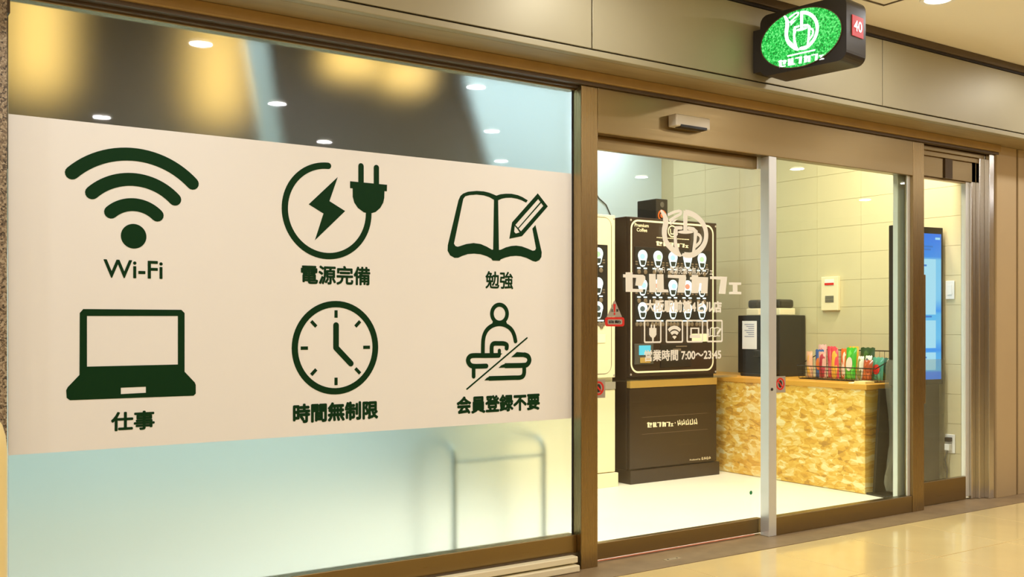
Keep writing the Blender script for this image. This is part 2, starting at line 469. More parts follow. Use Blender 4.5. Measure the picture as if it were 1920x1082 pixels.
# fascia with metal panels
fa = thing('trim_2', 'beige metal fascia panels above the shop front', 'fascia', (0, -.235, 2.34), kind='structure')
MB().box(-5, 13, -.222, -.05, 2.345, ZC).build('fascia_core', M_DARK, fa)
MB().box(-5, 13, -.24, -.20, 2.338, 2.366, .003).build('lower_edge', M_ALU, fa)
MB().box(-5, 13, -.238, -.20, 2.745, 2.758).build('upper_bead', M_DARK, fa)
MB().box(-5, 13, -.25, -.20, 2.758, 2.80, .004).build('ceiling_trim', M_BROWN, fa)
for k in range(-3, 5):
    x = 2.825 + k * 2.078
    MB().box(x + .003, x + 2.075, -.235, -.222, 2.374, 2.742, .002).build('fascia_panel', M_ALU, fa)
so = thing('trim_3', 'stepped metal soffit under the fascia with a tan lip', 'soffit', (0, -.1, 2.29), kind='structure')
MB().box(-5, 6.9, -.20, .30, 2.338, 2.36).build('soffit_board', M_SOFFIT, so)
MB().box(-5, 6.45, -.035, .02, 2.292, 2.338, .004).build('tan_lip', M_LIP, so)
MB().box(-5, 6.45, -.018, .02, 2.276, 2.292).build('shadow_bead', M_BROWN, so)

# ------------------------------------------------------------------ left window with frosted glass
ZG0, ZG1 = .16, 2.258
XL, XR = .53, 2.95
wl = thing('window_1', 'large frosted shop window in a brushed steel frame', 'window', (1.74, .07, 0), kind='structure')
MB().box(XL, XR, .07, .078, ZG0 - .01, ZG1 + .01).build('glass_pane', M_FROST, wl)
MB().box(XL - .1, XR, .035, .10, .075, ZG0, .003).build('bottom_rail', M_STEELH, wl)
MB().box(XL - .1, XR, .045, .10, ZG1, 2.268, .002).build('top_rail', M_STEELH, wl)
MB().box(XL - .1, XR, .02, .12, 2.266, 2.292).build('head_channel', M_BROWN, wl)
MB().box(XR - .004, XR, .062, .07, ZG0, ZG1).build('gasket', M_DARK, wl)
MB().box(2.95, 3.05, 0, .075, 0, 2.276, .004).build('post', M_STEEL, wl)
MB().box(-5, XL, .03, .12, 2.2, 2.292).build('upper_channel', M_BROWN, wl)
sl = thing('trim_4', 'two cream horizontal slats under the frosted window', 'slat', (1.7, .0, 0), kind='structure')
for z0, z1, y in ((.043, .072, -.02), (.004, .034, -.035)):
    MB().box(XL - .1, 2.915, y, .06, z0, z1, .004).build('slat', M_VWHITE, sl)
MB().box(XL - .1, 2.93, .02, .09, .0, .078).build('slat_backing', M_BROWN, sl)

setp(MB().box(-5, .517, -.0, .4, 0, 2.338, .003).build('wall_left', M_GRANITE), 'speckled brown granite column beside the frosted window', 'column', kind='structure')

# ------------------------------------------------------------------ door header, doors, fixed pane
hd = thing('trim_5', 'brushed steel header beam over the sliding doors', 'header', (4.3, 0, 2.06), kind='structure')
MB().box(3.05, 5.533, -.0, .06, 2.063, 2.276, .003).build('header_plate', M_STEELH, hd)
MB().box(3.05, 6.40, .06, .16, 2.09, 2.30).build('header_channel', M_STEELH, hd)
MB().box(5.648, 6.36, .045, .06, 2.215, 2.276, .002).build('stepped_track', M_STEELH, hd)
MB().box(5.648, 6.36, .03, .045, 2.245, 2.276, .002).build('stepped_track', M_STEELH, hd)
MB().box(5.95, 6.03, .05, .06, 2.09, 2.215).build('track_bracket', M_BROWN, hd)

d1 = thing('door_1', 'glass sliding door with white cup logo and cafe lettering', 'door', (3.66, .09, 0), kind='structure')
MB().box(3.05, 4.262, .085, .095, .08, 2.01).build('glass_pane', M_CLEAR, d1)
MB().box(3.05, 4.225, .072, .108, 2.0, 2.072, .003).build('top_rail', M_STEELH, d1)
MB().box(4.225, 4.262, .070, .108, 2.0, 2.072, .003).build('rail_end_cap', M_BRIGHT, d1)
MB().box(3.05, 4.262, .072, .108, .012, .092, .003).build('bottom_rail', M_STEELH, d1)
MB().box(3.06, 4.20, .066, .072, .006, .011).build('floor_brush', mat('coral_brush_strip', '#e08a66', .6), d1)
MB().lathe((3.075, .07, .035), [(.012, 0), (.012, .008), (.005, .01)], 14, (0, -1, 0)).build('corner_screw', M_BROWN, d1)

w2 = thing('window_2', 'fixed clear glass panel between steel stiles beside the sliding door', 'window', (4.9, .03, 0), kind='structure')
MB().box(4.298, 5.533, .03, .038, .09, 2.07).build('glass_pane', M_TINT, w2)
MB().box(4.24, 4.30, 0, .062, .002, 2.063, .003).build('stile', M_BRIGHT, w2)
MB().box(5.533, 5.648, 0, .06, .002, 2.276, .003).build('stile', M_STEEL, w2)
MB().box(4.30, 5.533, .004, .058, .002, .102, .003).build('bottom_rail', M_STEELH, w2)
MB().box(5.505, 5.533, .02, .03, .10, 2.065, .002).build('glazing_bead', M_BRIGHT, w2)
MB().lathe((4.262, .0, .80), [(.008, 0), (.008, .003), (.004, .005)], 12, (0, -1, 0)).build('keyhole', M_DARK, w2)

d2 = thing('door_2', 'steel framed glass sliding leaf beside the beige end wall', 'door', (5.85, .09, 0), kind='structure')
MB().box(5.62, 6.225, .085, .093, .15, 2.08).build('glass_pane', M_CLEAR, d2)
MB().box(5.487, 5.629, .076, .11, .02, 2.09, .003).build('stile', M_BRIGHT, d2)
MB().box(6.222, 6.262, .076, .11, .02, 2.09, .003).build('stile', M_BRIGHT, d2)
MB().box(5.629, 6.222, .076, .11, .003, .153, .003).build('bottom_rail', M_STEELH, d2)
MB().box(5.629, 6.222, .076, .11, 2.078, 2.09, .002).build('top_rail', M_STEELH, d2)
MB().box(5.705, 5.735, .046, .076, .655, 1.465, .004).build('pull_handle', M_STEEL, d2)

tj = thing('trim_6', 'stepped bright steel jamb posts beside the beige end wall', 'jamb', (6.35, 0, 0), kind='structure')
for x0, x1, y0, y1 in ((6.262, 6.31, .06, .12), (6.31, 6.37, .035, .12), (6.37, 6.438, .0, .12)):
    MB().box(x0, x1, y0, y1, .002, 2.276, .004).build('jamb_post', M_JAMB, tj)
we = thing('wall_end', 'beige metal wall panels with a dark vertical joint past the shop door', 'wall', (7, 0, 0), kind='structure')
MB().box(6.438, 6.675, -.012, .12, 0, 2.338, .004).build('wall_panel', M_WALLB, we)
MB().box(6.70, 9.0, -.012, .12, 0, 2.338, .004).build('wall_panel', M_WALLB, we)
MB().box(9.006, 13, -.012, .12, 0, 2.338, .004).build('wall_panel', M_WALLB, we)
MB().box(6.67, 6.705, .02, .12, 0, 2.338).build('joint', M_DARK, we)

# ------------------------------------------------------------------ cafe room shell
YB, XW, ZR = 3.24, 6.45, 3.05
setp(MB().box(.4, XW, .10, YB, -.05, .0).build('floor_cafe', M_CFLOOR), 'pale cream vinyl floor inside the cafe', 'floor', kind='structure')
setp(MB().box(.4, XW + .2, .12, YB + .1, ZR, ZR + .05).build('ceiling_cafe', M_DKWOOD), 'dark brown ceiling inside the cafe', 'ceiling', kind='structure')
setp(MB().box(.4, XW + .2, YB, YB + .1, 0, ZR).build('wall_back', M_PALEBLUE), 'pale blue back wall of the cafe', 'wall', kind='structure')
setp(MB().box(.3, .4, .12, YB, 0, ZR).build('wall_cafe_left', M_PALEBLUE), 'pale blue side wall of the cafe behind the granite column', 'wall', kind='structure')
setp(MB().box(.4, XW + .2, .16, .20, 2.30, ZR).build('wall_over_front', M_DKWOOD), 'dark panel above the shop front inside the cafe', 'wall', kind='structure')
wr = thing('wall_right', 'cream painted block wall inside the cafe', 'wall', (XW, 1.6, 0), kind='structure')
MB().box(XW, XW + .1, .12, YB, 0, ZR).build('wall_core', M_JOINT, wr)
BH, BL = .2045, .404
blk = None
for r in range(15):
    for c in range(8):
        y1 = .247 + BL * (c); z0 = .061 + BH * (r - 0) - .002
        y0 = y1 - BL + .0; ya, yb = max(.121, y0), min(YB, y1)
        za, zb = max(0, z0 - 0), min(ZR, z0 + BH)
        if c == 0: ya = .121
        if yb - ya < .05: continue
        full = abs(yb - ya - BL) < 1e-4 and abs(zb - za - BH) < 1e-4
        g = .0008
        if full and blk is not None:
            o = blk.copy(); COL.objects.link(o); o.parent = wr; o.location = (0, ya - blk_y, za - blk_z)
        else:
            o = MB().box(XW - .006 , XW + .02, ya + g, yb - g, za + g, zb - g, .0012).build('block', M_BLOCK, wr)
            if full: blk, blk_y, blk_z = o, ya, za
MB().box(XW - .006, XW + .02, .121, YB, 0, .058, .001).build('block', M_BLOCK, wr)

# ------------------------------------------------------------------ lamps
# corridor downlights on a staggered grid
def downlight(x, y):
    near = abs(x - 4.68) < .01 and y > -1
    t = thing('ceiling_downlight', 'round recessed downlight in the ceiling just past the lit box sign' if near else 'round recessed downlight in the cream corridor ceiling', 'light', (x, y, ZC), group='corridor downlights')
    MB().lathe((x, y, ZC), [(.066, 0), (.068, -.004), (.088, -.006), (.090, 0)], 28).build('trim_ring', M_WHITE, t, True)
    MB().lathe((x, y, ZC), [(.066, -.002), (.060, -.007), (.03, -.011), (.001, -.012)], 28).build('lens', M_LAMP, t, True)
    area('downlight_lamp', (0, 0, -.02), .13, LIGHT_CORR, WARM, parent=t)
for yy, xs in ((-.72, [4.68 + 1.89 * k for k in range(-4, 5)]), (-3.27, [4.68 + 1.89 * k for k in range(-4, 5)]),
               (-2.0, [1.83 + 1.89 * k for k in range(-3, 6)]), (-4.52, [1.83 + 1.89 * k for k in range(-3, 6)])):
    for x in xs: downlight(x, yy)
# cafe ceiling panels (above the door room) and cool panels over the window seats
def cafe_panel(x, y, label, col, pw, sx=.9, sy=.3):
    t = thing('ceiling_panel_light', label, 'light', (x, y, ZR))
    MB().box(x - sx / 2, x + sx / 2, y - sy / 2, y + sy / 2, ZR - .05, ZR, .004).build('housing', M_WHITE, t)
    MB().box(x - sx / 2 + .02, x + sx / 2 - .02, y - sy / 2 + .02, y + sy / 2 - .02, ZR - .054, ZR - .05).build('diffuser', M_PANEL, t)
    area('panel_lamp', (0, 0, -.062), sx - .06, pw, col, shape='RECTANGLE', size_y=sy - .06, parent=t)
cafe_panel(4.1, .95, 'ceiling light panel inside above the sliding door', CAFE_COL, LIGHT_CAFE)
cafe_panel(5.15, .8, 'ceiling light panel inside above the aisle by the strand board counter', CAFE_COL, LIGHT_CAFE)
cafe_panel(5.95, .35, 'added ceiling light panel above the display stand to brighten the block wall', (1, .82, .70), LIGHT_CAFE * 1.7, .6, .22)  # added pinkish lamp, out of view, lifts the wall behind the right leaf
cafe_panel(5.5, 2.9, 'ceiling light panel inside by the pale blue back wall', COOL, LIGHT_CAFE * .5)
cafe_panel(1.3, .55, 'ceiling light panel inside behind the frosted window by the granite column', COOL, LIGHT_CAFE * .6)
cafe_panel(2.9, .55, 'ceiling light panel inside behind the frosted window by the steel post', COOL, LIGHT_CAFE * 2.5)
#MORE
# ------------------------------------------------------------------ window film with pictograms
YF = .0692                      # front of the film on the glass
FW = FY(YF)
wf = thing('window_film', 'white vinyl band with six dark green pictograms and captions on the frosted window', 'window film', (1.74, .069, .706))
MB().box(XL, XR - .004, YF, .0699, .706, 1.867).build('film', M_FILM, wf)
Q = lambda pts, sc, ox, oy: tr(pts, sc, ox, oy, YF)
q1 = lambda x, y: on(x, y, YF)
PXW = lambda n, x: n * abs(q1(x + 50, 600)[0] - q1(x - 50, 600)[0]) / 100 * 1.08     # stroke width from picture scale
def caption(body, x0, x1, y0, y1, bold=.03):
    a0, b0 = q1(x0, y1); a1, _ = q1(x1, y1); _, b1 = q1(x0, y0)
    cx = (x0 + x1) / 2
    zb, zt = q1(cx, y1)[1], q1(cx, y0)[1]
    text_into(MB(), body, FW, a0, a1, zb, zt, bold).build('caption', M_GREEN, wf)
# wi-fi
g = MB()
wk = PXW(23.3, 245)
for p in (((135, 248), (535, 112), (1008, 325)), ((280, 392), (555, 295), (880, 440)), ((417, 532), (568, 478), (752, 555))):
    a, b, c = Q(p, 3.863, 100, 260); g.stroke(arc3(a, b, c, 26), wk, FW)
c = Q([(582, 707), (674, 707)], 3.863, 100, 260); g.shape([circ(c[0][0], c[0][1], c[1][0] - c[0][0], 40)], FW)
g.build('wifi_pictogram', M_GREEN, wf)
caption('Wi-Fi', 194, 305, 488, 522, .03)
# socket: ring, bolt and plug
g = MB(); S = lambda p: Q(p, 4.508, 500, 280); wk = PXW(10.3, 610)
a = S([(520, 140), (153, 490), (530, 903), (862, 545)])
g.stroke(arc3(a[0], a[1], a[2], 60, end=a[3]), wk, FW)
g.shape([S([(600, 235), (530, 438), (663, 522), (408, 768), (480, 543), (355, 465)])], FW)
wp = PXW(9.2, 690)
g.stroke(S([(797, 142), (797, 300)]), wp, FW); g.stroke(S([(927, 156), (927, 310)]), wp, FW)
g.shape([S([(705, 270), (1017, 300), (1015, 355), (705, 328)])], FW)
g.shape([S([(727, 322), (995, 345), (993, 410), (985, 450), (960, 495), (920, 530), (870, 545), (820, 532), (770, 495), (740, 450), (727, 400)])], FW)
g.build('plug_pictogram', M_GREEN, wf)
caption('電源完備', 564, 694, 498, 534)
# open book and pencil
g = MB(); S = lambda p: Q(p, 6.762, 830, 340)
g.shape([S([(225, 185), (260, 155), (320, 132), (430, 122), (520, 128), (590, 145), (640, 165), (680, 182), (730, 165), (800, 157), (870, 158), (950, 175), (1010, 200), (1078, 242), (1057, 270), (1000, 240), (940, 220), (870, 208), (800, 210), (750, 220), (702, 240), (712, 870), (735, 868), (800, 838), (870, 820), (930, 815), (1000, 825), (1070, 850), (1140, 880), (1170, 875), (1183, 850), (1137, 600), (1175, 555), (1255, 900), (1250, 960), (1225, 1000), (1180, 1020), (1140, 1010), (1060, 970), (990, 950), (930, 945), (860, 950), (790, 968), (735, 990), (722, 1008), (632, 1005), (615, 980), (560, 950), (480, 925), (400, 917), (320, 922), (250, 945), (195, 970), (150, 970), (95, 940), (62, 880), (65, 810), (200, 240)]),
         S([(285, 190), (340, 175), (430, 168), (520, 178), (590, 200), (650, 235), (640, 865), (625, 868), (560, 830), (480, 795), (390, 783), (300, 795), (230, 818), (190, 830), (160, 820), (142, 790), (260, 225)])], FW)
g.shape([S([(1205, 153), (1332, 318), (1005, 695), (845, 728), (880, 520)]), S([(1210, 225), (1238, 262), (955, 590), (920, 553)]),
         S([(1248, 275), (1275, 312), (992, 635), (962, 600)]), S([(912, 565), (948, 605), (975, 648), (925, 662), (905, 640)])], FW)
g.build('book_pictogram', M_GREEN, wf)
caption('勉強', 910, 962, 509, 542, .022)
# laptop
g = MB(); S = lambda p: Q(p, 2, 0, 541)
g.shape([S([(312, 77), (680, 80), (692, 92), (692, 312), (730, 352), (734, 362), (734, 394), (726, 402), (262, 419), (250, 410), (248, 382), (254, 370), (298, 324), (299, 92)]),
         S([(326, 103), (667, 103), (667, 285), (326, 293)]), S([(453, 372), (547, 368), (547, 391), (453, 396)])], FW)
g.build('laptop_pictogram', M_GREEN, wf)
caption('仕事', 208, 290, 771, 807, .032)
# clock
g = MB()
cx, cz = q1(630, 652); rr = (q1(710, 652)[0] - q1(548, 652)[0]) / 2
g.shape([circ(cx, cz, rr, 64), circ(cx, cz, rr - .026, 64)], FW)
for k in range(8):
    a = math.pi / 4 * k; r1, r2 = rr * .64, rr * .80
    g.stroke([(cx + r1 * math.cos(a), cz + r1 * math.sin(a)), (cx + r2 * math.cos(a), cz + r2 * math.sin(a))], .0135, FW, cap=False)
g.stroke([(cx, cz + rr * .48), (cx, cz)], .0245, FW); 
g.stroke([(cx, cz), (cx + rr * .345, cz - rr * .345)], .0245, FW)
g.build('clock_pictogram', M_GREEN, wf)
caption('時間無制限', 549, 709, 754, 790, .045)
# counter clerk struck through
g = MB(); S = lambda p: Q(p, 6.013, 860, 560); W = lambda n: PXW(n / 6.013, 935)
hc = S([(460, 170), (565, 170), (460, 45), (525, 170), (460, 92)])
g.shape([circ(hc[0][0], hc[0][1], hc[1][0] - hc[0][0], 36, hc[2][1] - hc[0][1]), circ(hc[0][0], hc[0][1], hc[3][0] - hc[0][0], 36, hc[4][1] - hc[0][1])], FW)
g.shape([S([(385, 258), (535, 258), (550, 300), (370, 300)])], FW)
g.stroke(smooth_pts(S([(272, 620), (275, 480), (292, 400), (330, 340), (390, 300), (460, 286), (530, 302), (590, 345), (625, 410), (640, 480)])), W(38), FW)
g.stroke(smooth_pts(S([(450, 640), (300, 642), (160, 642), (118, 662), (106, 700), (125, 742), (170, 762), (310, 760)])), W(42), FW)
g.shape([S([(470, 618), (494, 618), (440, 660), (400, 660)])], FW)
g.shape([S([(655, 602), (740, 608), (740, 658), (592, 660)])], FW)
g.stroke(smooth_pts(S([(735, 632), (780, 650), (796, 695), (775, 738), (730, 752), (520, 756)])), W(44), FW, cap=False)
g.shape([S([(525, 733), (525, 778), (450, 780), (480, 752)])], FW)
g.stroke(S([(168, 765), (168, 878)]), W(36), FW)
g.stroke(smooth_pts(S([(738, 765), (735, 850), (700, 887), (600, 892), (340, 900)])), W(40), FW, cap=False)
g.shape([S([(345, 879), (345, 920), (288, 922), (318, 892)])], FW)
g.stroke(smooth_pts(S([(372, 630), (372, 540), (395, 507), (450, 505), (505, 506), (540, 522), (540, 560)])), W(40), FW)
g.stroke(S([(458, 630), (458, 585)]), W(32), FW)
g.stroke(S([(92, 1020), (770, 443)]), W(13), FW)
g.build('clerk_pictogram', M_GREEN, wf)
caption('会員登録不要', 856, 1012, 740, 773, .045)

# ------------------------------------------------------------------ lettering on the sliding door
YD = .0845
FD = FY(YD)
D = lambda p, sc, ox, oy: tr(p, sc, ox, oy, YD)
qd = lambda x, y: on(x, y, YD)
LOGO = [
    [(80, 160), (95, 130), (130, 150), (190, 220), (222, 300), (228, 380), (215, 450), (198, 520), (198, 600), (215, 690), (250, 740), (330, 820), (420, 880), (475, 985), (440, 1000), (360, 970), (260, 890), (180, 800), (130, 700), (108, 580), (110, 480), (130, 380), (130, 270), (100, 200)],
    [(330, 480), (395, 480), (400, 590), (378, 620), (388, 740), (425, 885), (360, 860), (335, 800), (325, 640)],
    [(505, 145), (576, 145), (576, 525), (505, 525)]]
LOGO_S = [([(540, 182), (620, 195), (720, 243), (810, 318), (872, 400), (910, 490), (925, 600), (910, 710), (862, 810), (790, 890), (700, 950), (620, 972), (520, 962)], 76, 1),
          ([(605, 472), (690, 490), (732, 530), (720, 690), (690, 930)], 52, 0), ([(745, 572), (800, 602), (825, 662), (800, 740), (722, 812)], 42, 1),
          ([(365, 465), (468, 465)], 46, 0), ([(232, 222), (340, 172), (425, 155), (462, 172), (440, 215), (350, 265), (255, 322)], 36, 1), ([(262, 345), (385, 305), (270, 392)], 24, 0)]
def logo_into(mb, fn, wsc, fr, t1=.001):
    for lp in LOGO: mb.shape([fn(lp)], fr, 0, t1)
    for p, wd, sm in LOGO_S:
        mb.stroke(smooth_pts(fn(p)) if sm else fn(p), wd * wsc, fr, 0, t1, cap=(wd < 60))
    e = fn([(545 + 145 * math.cos(t * .2618), 542 + 32 * math.sin(t * .2618)) for t in range(24)])
    mb.shape([e], fr, 0, t1)
    mb.shape([fn([(490, 935), (700, 925), (690, 975), (520, 1000), (470, 980)])], fr, 0, t1)
BRAND = [
    [(103, 165), (205, 165), (207, 198), (365, 203), (395, 225), (400, 262), (345, 372), (250, 362), (262, 248), (207, 245), (209, 412), (362, 418), (365, 462), (105, 458), (103, 243), (65, 240), (65, 195), (103, 196)],
    [(455, 190), (552, 190), (565, 465), (460, 465)], [(575, 195), (670, 195), (676, 420), (738, 425), (748, 466), (572, 465)],
    [(740, 200), (1005, 205), (1012, 250), (985, 472), (880, 470), (905, 255), (738, 245)],
    [(1070, 235), (1095, 235), (1095, 203), (1190, 205), (1192, 235), (1340, 240), (1330, 482), (1228, 480), (1242, 330), (1212, 330), (1192, 478), (1088, 478), (1096, 275), (1070, 272)],
    [(1370, 225), (1625, 232), (1600, 490), (1500, 485), (1530, 275), (1370, 265)],
    [(1655, 315), (1835, 318), (1835, 355), (1780, 355), (1780, 455), (1838, 458), (1838, 495), (1655, 492), (1658, 458), (1712, 455), (1710, 355), (1655, 352)]]
def brand_into(mb, fr, a0, a1, b0, b1, t1=.001):
    for lp in BRAND:
        mb.shape([[(a0 + (x - 65) / 1773 * (a1 - a0), b1 - (y - 165) / 330 * (b1 - b0)) for x, y in lp]], fr, 0, t1)
    return mb
g = MB(); k = (qd(1340, 430)[0] - qd(1230, 430)[0]) / 1082
logo_into(g, lambda p: D(p, 9.836, 1230, 380), k, FD)
g.build('cup_logo', M_CREAMV, d1)
g = MB()
for lp in BRAND: g.shape([D(lp, 8, 1160, 490)], FD)
g.build('brand_lettering', M_CREAMV, d1)
def dtext(body, x0, x1, y0, y1, bold, name):
    a0, a1 = qd(x0, y0)[0], qd(x1, y0)[0]; xc = (x0 + x1) / 2
    text_into(MB(), body, FD, a0, a1, qd(xc, y1)[1], qd(xc, y0)[1], bold).build(name, M_CREAMV, d1)
dtext('Wi-Fi・電源完備の無人カフェ', 1227, 1336, 500, 514, .012, 'small_lettering')
dtext('大阪駅前第4ビル店', 1210, 1353, 563, 586, .045, 'branch_lettering')
dtext('営業時間 7:00～23:45', 1208, 1352, 655, 676, .045, 'opening_hours_lettering')
S = lambda p: D(p, 8, 1160, 560)
kk = (qd(1360, 620)[0] - qd(1240, 620)[0]) / 120 / 8
def icon_box(x0, x1, y0, y1, name):
    g = MB(); p = S([(x0, y1), (x1, y0)])
    g.shape([rrect(p[0][0], p[1][0], p[0][1], p[1][1], .010), rrect(p[0][0] + .0085, p[1][0] - .0085, p[0][1] + .0085, p[1][1] - .0085, .005)], FD)
    return g
g = icon_box(378, 640, 320, 668, '')
g.stroke(S([(490, 400), (490, 450)]), 18 * kk, FD); g.stroke(S([(533, 400), (533, 450)]), 18 * kk, FD)
g.shape([S([(458, 440), (565, 440), (565, 540), (545, 572), (527, 585), (520, 655), (505, 655), (498, 585), (478, 572), (458, 540)])], FD)
g.build('plug_icon', M_CREAMV, d1)
g = icon_box(705, 965, 318, 665, '')
for p, wd in (([(750, 480), (836, 432), (922, 480)], 36), ([(788, 530), (836, 502), (886, 530)], 34)):
    a, b, c = S(p); g.stroke(arc3(a, b, c, 16), wd * kk, FD, cap=False)
g.shape([S([(805, 572), (820, 558), (852, 558), (868, 572), (836, 610)])], FD)
g.build('wifi_icon', M_CREAMV, d1)
g = icon_box(1018, 1265, 318, 660, '')
g.shape([S([(1075, 435), (1208, 435), (1208, 550), (1075, 550)]), S([(1095, 455), (1188, 455), (1188, 545), (1095, 545)])], FD)
g.shape([S([(1068, 550), (1225, 550), (1225, 590), (1068, 590)])], FD)
g.build('laptop_icon', M_CREAMV, d1)
g = icon_box(1320, 1558, 318, 655, '')
for p in ([(1370, 565), (1375, 445), (1405, 433), (1440, 445)], [(1440, 445), (1480, 433), (1510, 445)], [(1440, 445), (1440, 560)], [(1345, 460), (1348, 550)], [(1350, 570), (1400, 555), (1440, 568), (1480, 555), (1515, 560)]):
    g.stroke(S(p), 11 * kk, FD)
g.stroke(S([(1525, 460), (1482, 525)]), 24 * kk, FD)
g.build('book_icon', M_CREAMV, d1)
# warning sticker
S = lambda p: D(p, 4.92, 1110, 540)
MB().shape([S([(200, 122), (207, 116), (214, 122), (276, 268), (135, 268)])], FD).build('warning_triangle', M_SILVER, d1)
bx = S([(120, 355), (298, 270), (143, 336), (278, 290)])
MB().shape([rrect(bx[0][0], bx[1][0], bx[0][1], bx[1][1], .013), rrect(bx[2][0], bx[3][0], bx[2][1], bx[3][1], .007)], FD).build('warning_red_frame', M_RED, d1)
MB().shape([rrect(bx[2][0], bx[3][0], bx[2][1], bx[3][1], .007)], FD, 0, .0008).build('warning_plate', M_SILVER, d1)
g = MB(); FD2 = FY(YD - .001)
g.shape([S([(195, 148), (217, 148), (211, 222), (201, 222)])], FD2); cc = S([(206, 239), (214, 239)]); g.shape([circ(cc[0][0], cc[0][1], cc[1][0] - cc[0][0], 14)], FD2)
g.build('exclamation_mark', M_RED, d1)
g = MB()
for body, x0, x1, y0, y1 in (('注', 172, 195, 194, 220), ('意', 220, 243, 194, 220), ('自動', 155, 262, 298, 326)):
    a = S([(x0, y1), (x1, y0)]); text_into(g, body, FD2, a[0][0], a[1][0], a[0][1], a[1][1], .02)
g.build('warning_lettering', M_DARK, d1)
# round no-touch stickers
def nosign(parent, fr, cx, cz, r):
    MB().box(cx - r * 1.25, cx + r * 1.25, fr.o.y - .0006, fr.o.y, cz - r * 1.4, cz + r * 1.25).build('sticker_sheet', M_SILVER, parent)
    f2 = FY(fr.o.y - .0006); g = MB()
    g.shape([circ(cx, cz, r, 28), circ(cx, cz, r * .72, 28)], f2)
    g.stroke([(cx - r * .55, cz + r * .55), (cx + r * .55, cz - r * .55)], r * .25, f2)
    g.build('prohibition_ring', M_RED, parent)
    MB().shape([circ(cx, cz, r * .45, 14, r * .6)], f2, 0, .0005).build('hand_mark', M_DARK, parent)
a, b = on(1462, 720, .029); nosign(w2, FY(.0295), a + .004, b, .034)
a, b = qd(1122, 728); nosign(d1, FD, a + .0, b, .034)
MB().lathe((4.19, .084, .235), [(.011, 0), (.011, .001)], 10, (0, -1, 0)).build('green_dot_sticker', mat('green_sticker', '#2f9a5a', .5), d1)

# sensor on the header
t = thing('door_sensor', 'pale rectangular door sensor mounted on the steel header', 'sensor', (3.61, -.02, 2.16))
MB().box(3.50, 3.735, -.06, 0, 2.137, 2.197, .006).build('sensor_body', mat('sensor_grey', '#cfc6b2', .4), t)
MB().box(3.53, 3.71, -.062, -.02, 2.134, 2.146).build('sensor_window', M_BLACK, t)
# metal floor tag
t = thing('floor_plate', 'small worn metal plate set in the stone threshold', 'plate', (3.46, -.08, .002))
MB().box(3.40, 3.50, -.10, -.07, .001, .004, .001).build('plate', mat('worn_metal', '#b9aa8c', .4, .6, vary=.3, vscale=60), t)
g = MB()
for x in (3.42, 3.48): MB().lathe((x, -.085, .004), [(.006, 0), (.005, .0012)], 10).build('screw_head', M_BROWN, t)

# ------------------------------------------------------------------ projecting sign
def sign_face_mat():
    m = mat('green_lit_face', '#0a3a16', .4); nt = m.node_tree; b = nt.nodes['Principled BSDF']
    tc = nt.nodes.new('ShaderNodeTexCoord'); n = nt.nodes.new('ShaderNodeTexNoise'); n.inputs['Scale'].default_value = 120; n.inputs['Detail'].default_value = 2
    nt.links.new(tc.outputs['Object'], n.inputs['Vector'])
    r = nt.nodes.new('ShaderNodeValToRGB'); r.color_ramp.elements[0].position = .32; r.color_ramp.elements[0].color = C('#066a1e')
    r.color_ramp.elements[1].position = .68; r.color_ramp.elements[1].color = C('#7df08a'); e = r.color_ramp.elements.new(.5); e.color = C('#12c648')
    nt.links.new(n.outputs['Fac'], r.inputs[0]); nt.links.new(r.outputs[0], b.inputs['Emission Color']); b.inputs['Emission Strength'].default_value = 1.15
    return m
SL, ST, SZ0, SZ1 = .465, .175, 2.372, 2.672
sg = thing('projecting_sign', 'black lit box sign with green oval and white cup logo on the fascia', 'sign', (3.835, -.30, SZ0), math.radians(8), local=True)
H = SZ1 - SZ0
M_SBODY = mat('sign_black_body', '#1c140f', .35)
prof = rrect(-SL, -.0, 0, H, .045)
MB().shape([prof], Fr((0, 0, 0), (0, 1, 0), (0, 0, 1), (1, 0, 0)), 0, ST).build('sign_box', M_SBODY, sg)
MB().box(.012, ST - .02, -.02, .048, .03, H - .06).build('wall_bracket', M_SBODY, sg)
FS = Fr((0, 0, 0), (0, -1, 0), (0, 0, 1), (-1, 0, 0))
ecx, ecz, ea, eb = SL * .485, H * .49, SL * .465, H * .455
MB().shape([circ(ecx, ecz, ea, 56, eb)], FS, 0, .003).build('green_oval', sign_face_mat(), sg)
MB().shape([circ(ecx, ecz, ea + .004, 56, eb + .004), circ(ecx, ecz, ea, 56, eb)], FS, 0, .006).build('oval_bezel', M_BROWN, sg)
M_SWHITE = emis('sign_white_light', '#f2fff4', 1.7)
g = MB(); ls = .19
logo_into(g, lambda p: [(ecx + .004 + (x - 520) / 880 * ls, ecz + .034 - (y - 570) / 880 * ls) for x, y in p], ls / 880, FS, .0042)
g.build('cup_logo', M_SWHITE, sg)
g = MB(); brand_into(g, FS, ecx - .12, ecx + .125, ecz - .125, ecz - .085, .0042)
g.box(-.004, 0, -(ecx + .08), -(ecx - .07), ecz - .077, ecz - .070)
g.build('brand_lettering', M_SWHITE, sg)
FE = Fr((0, -SL, 0), (1, 0, 0), (0, 0, 1), (0, -1, 0))
n0 = MB().shape([[(ST * .28, H * .40), (ST * .86, H * .40), (ST * .86, H * .72), (ST * .28, H * .72)]], FE, 0, .002).build('number_plate', emis('red_lit_plate', '#e8101a', .75), sg)
text_into(MB(), '40', FE, ST * .36, ST * .78, H * .48, H * .65, .03, t1=.003).build('number_lettering', M_SWHITE, n0)

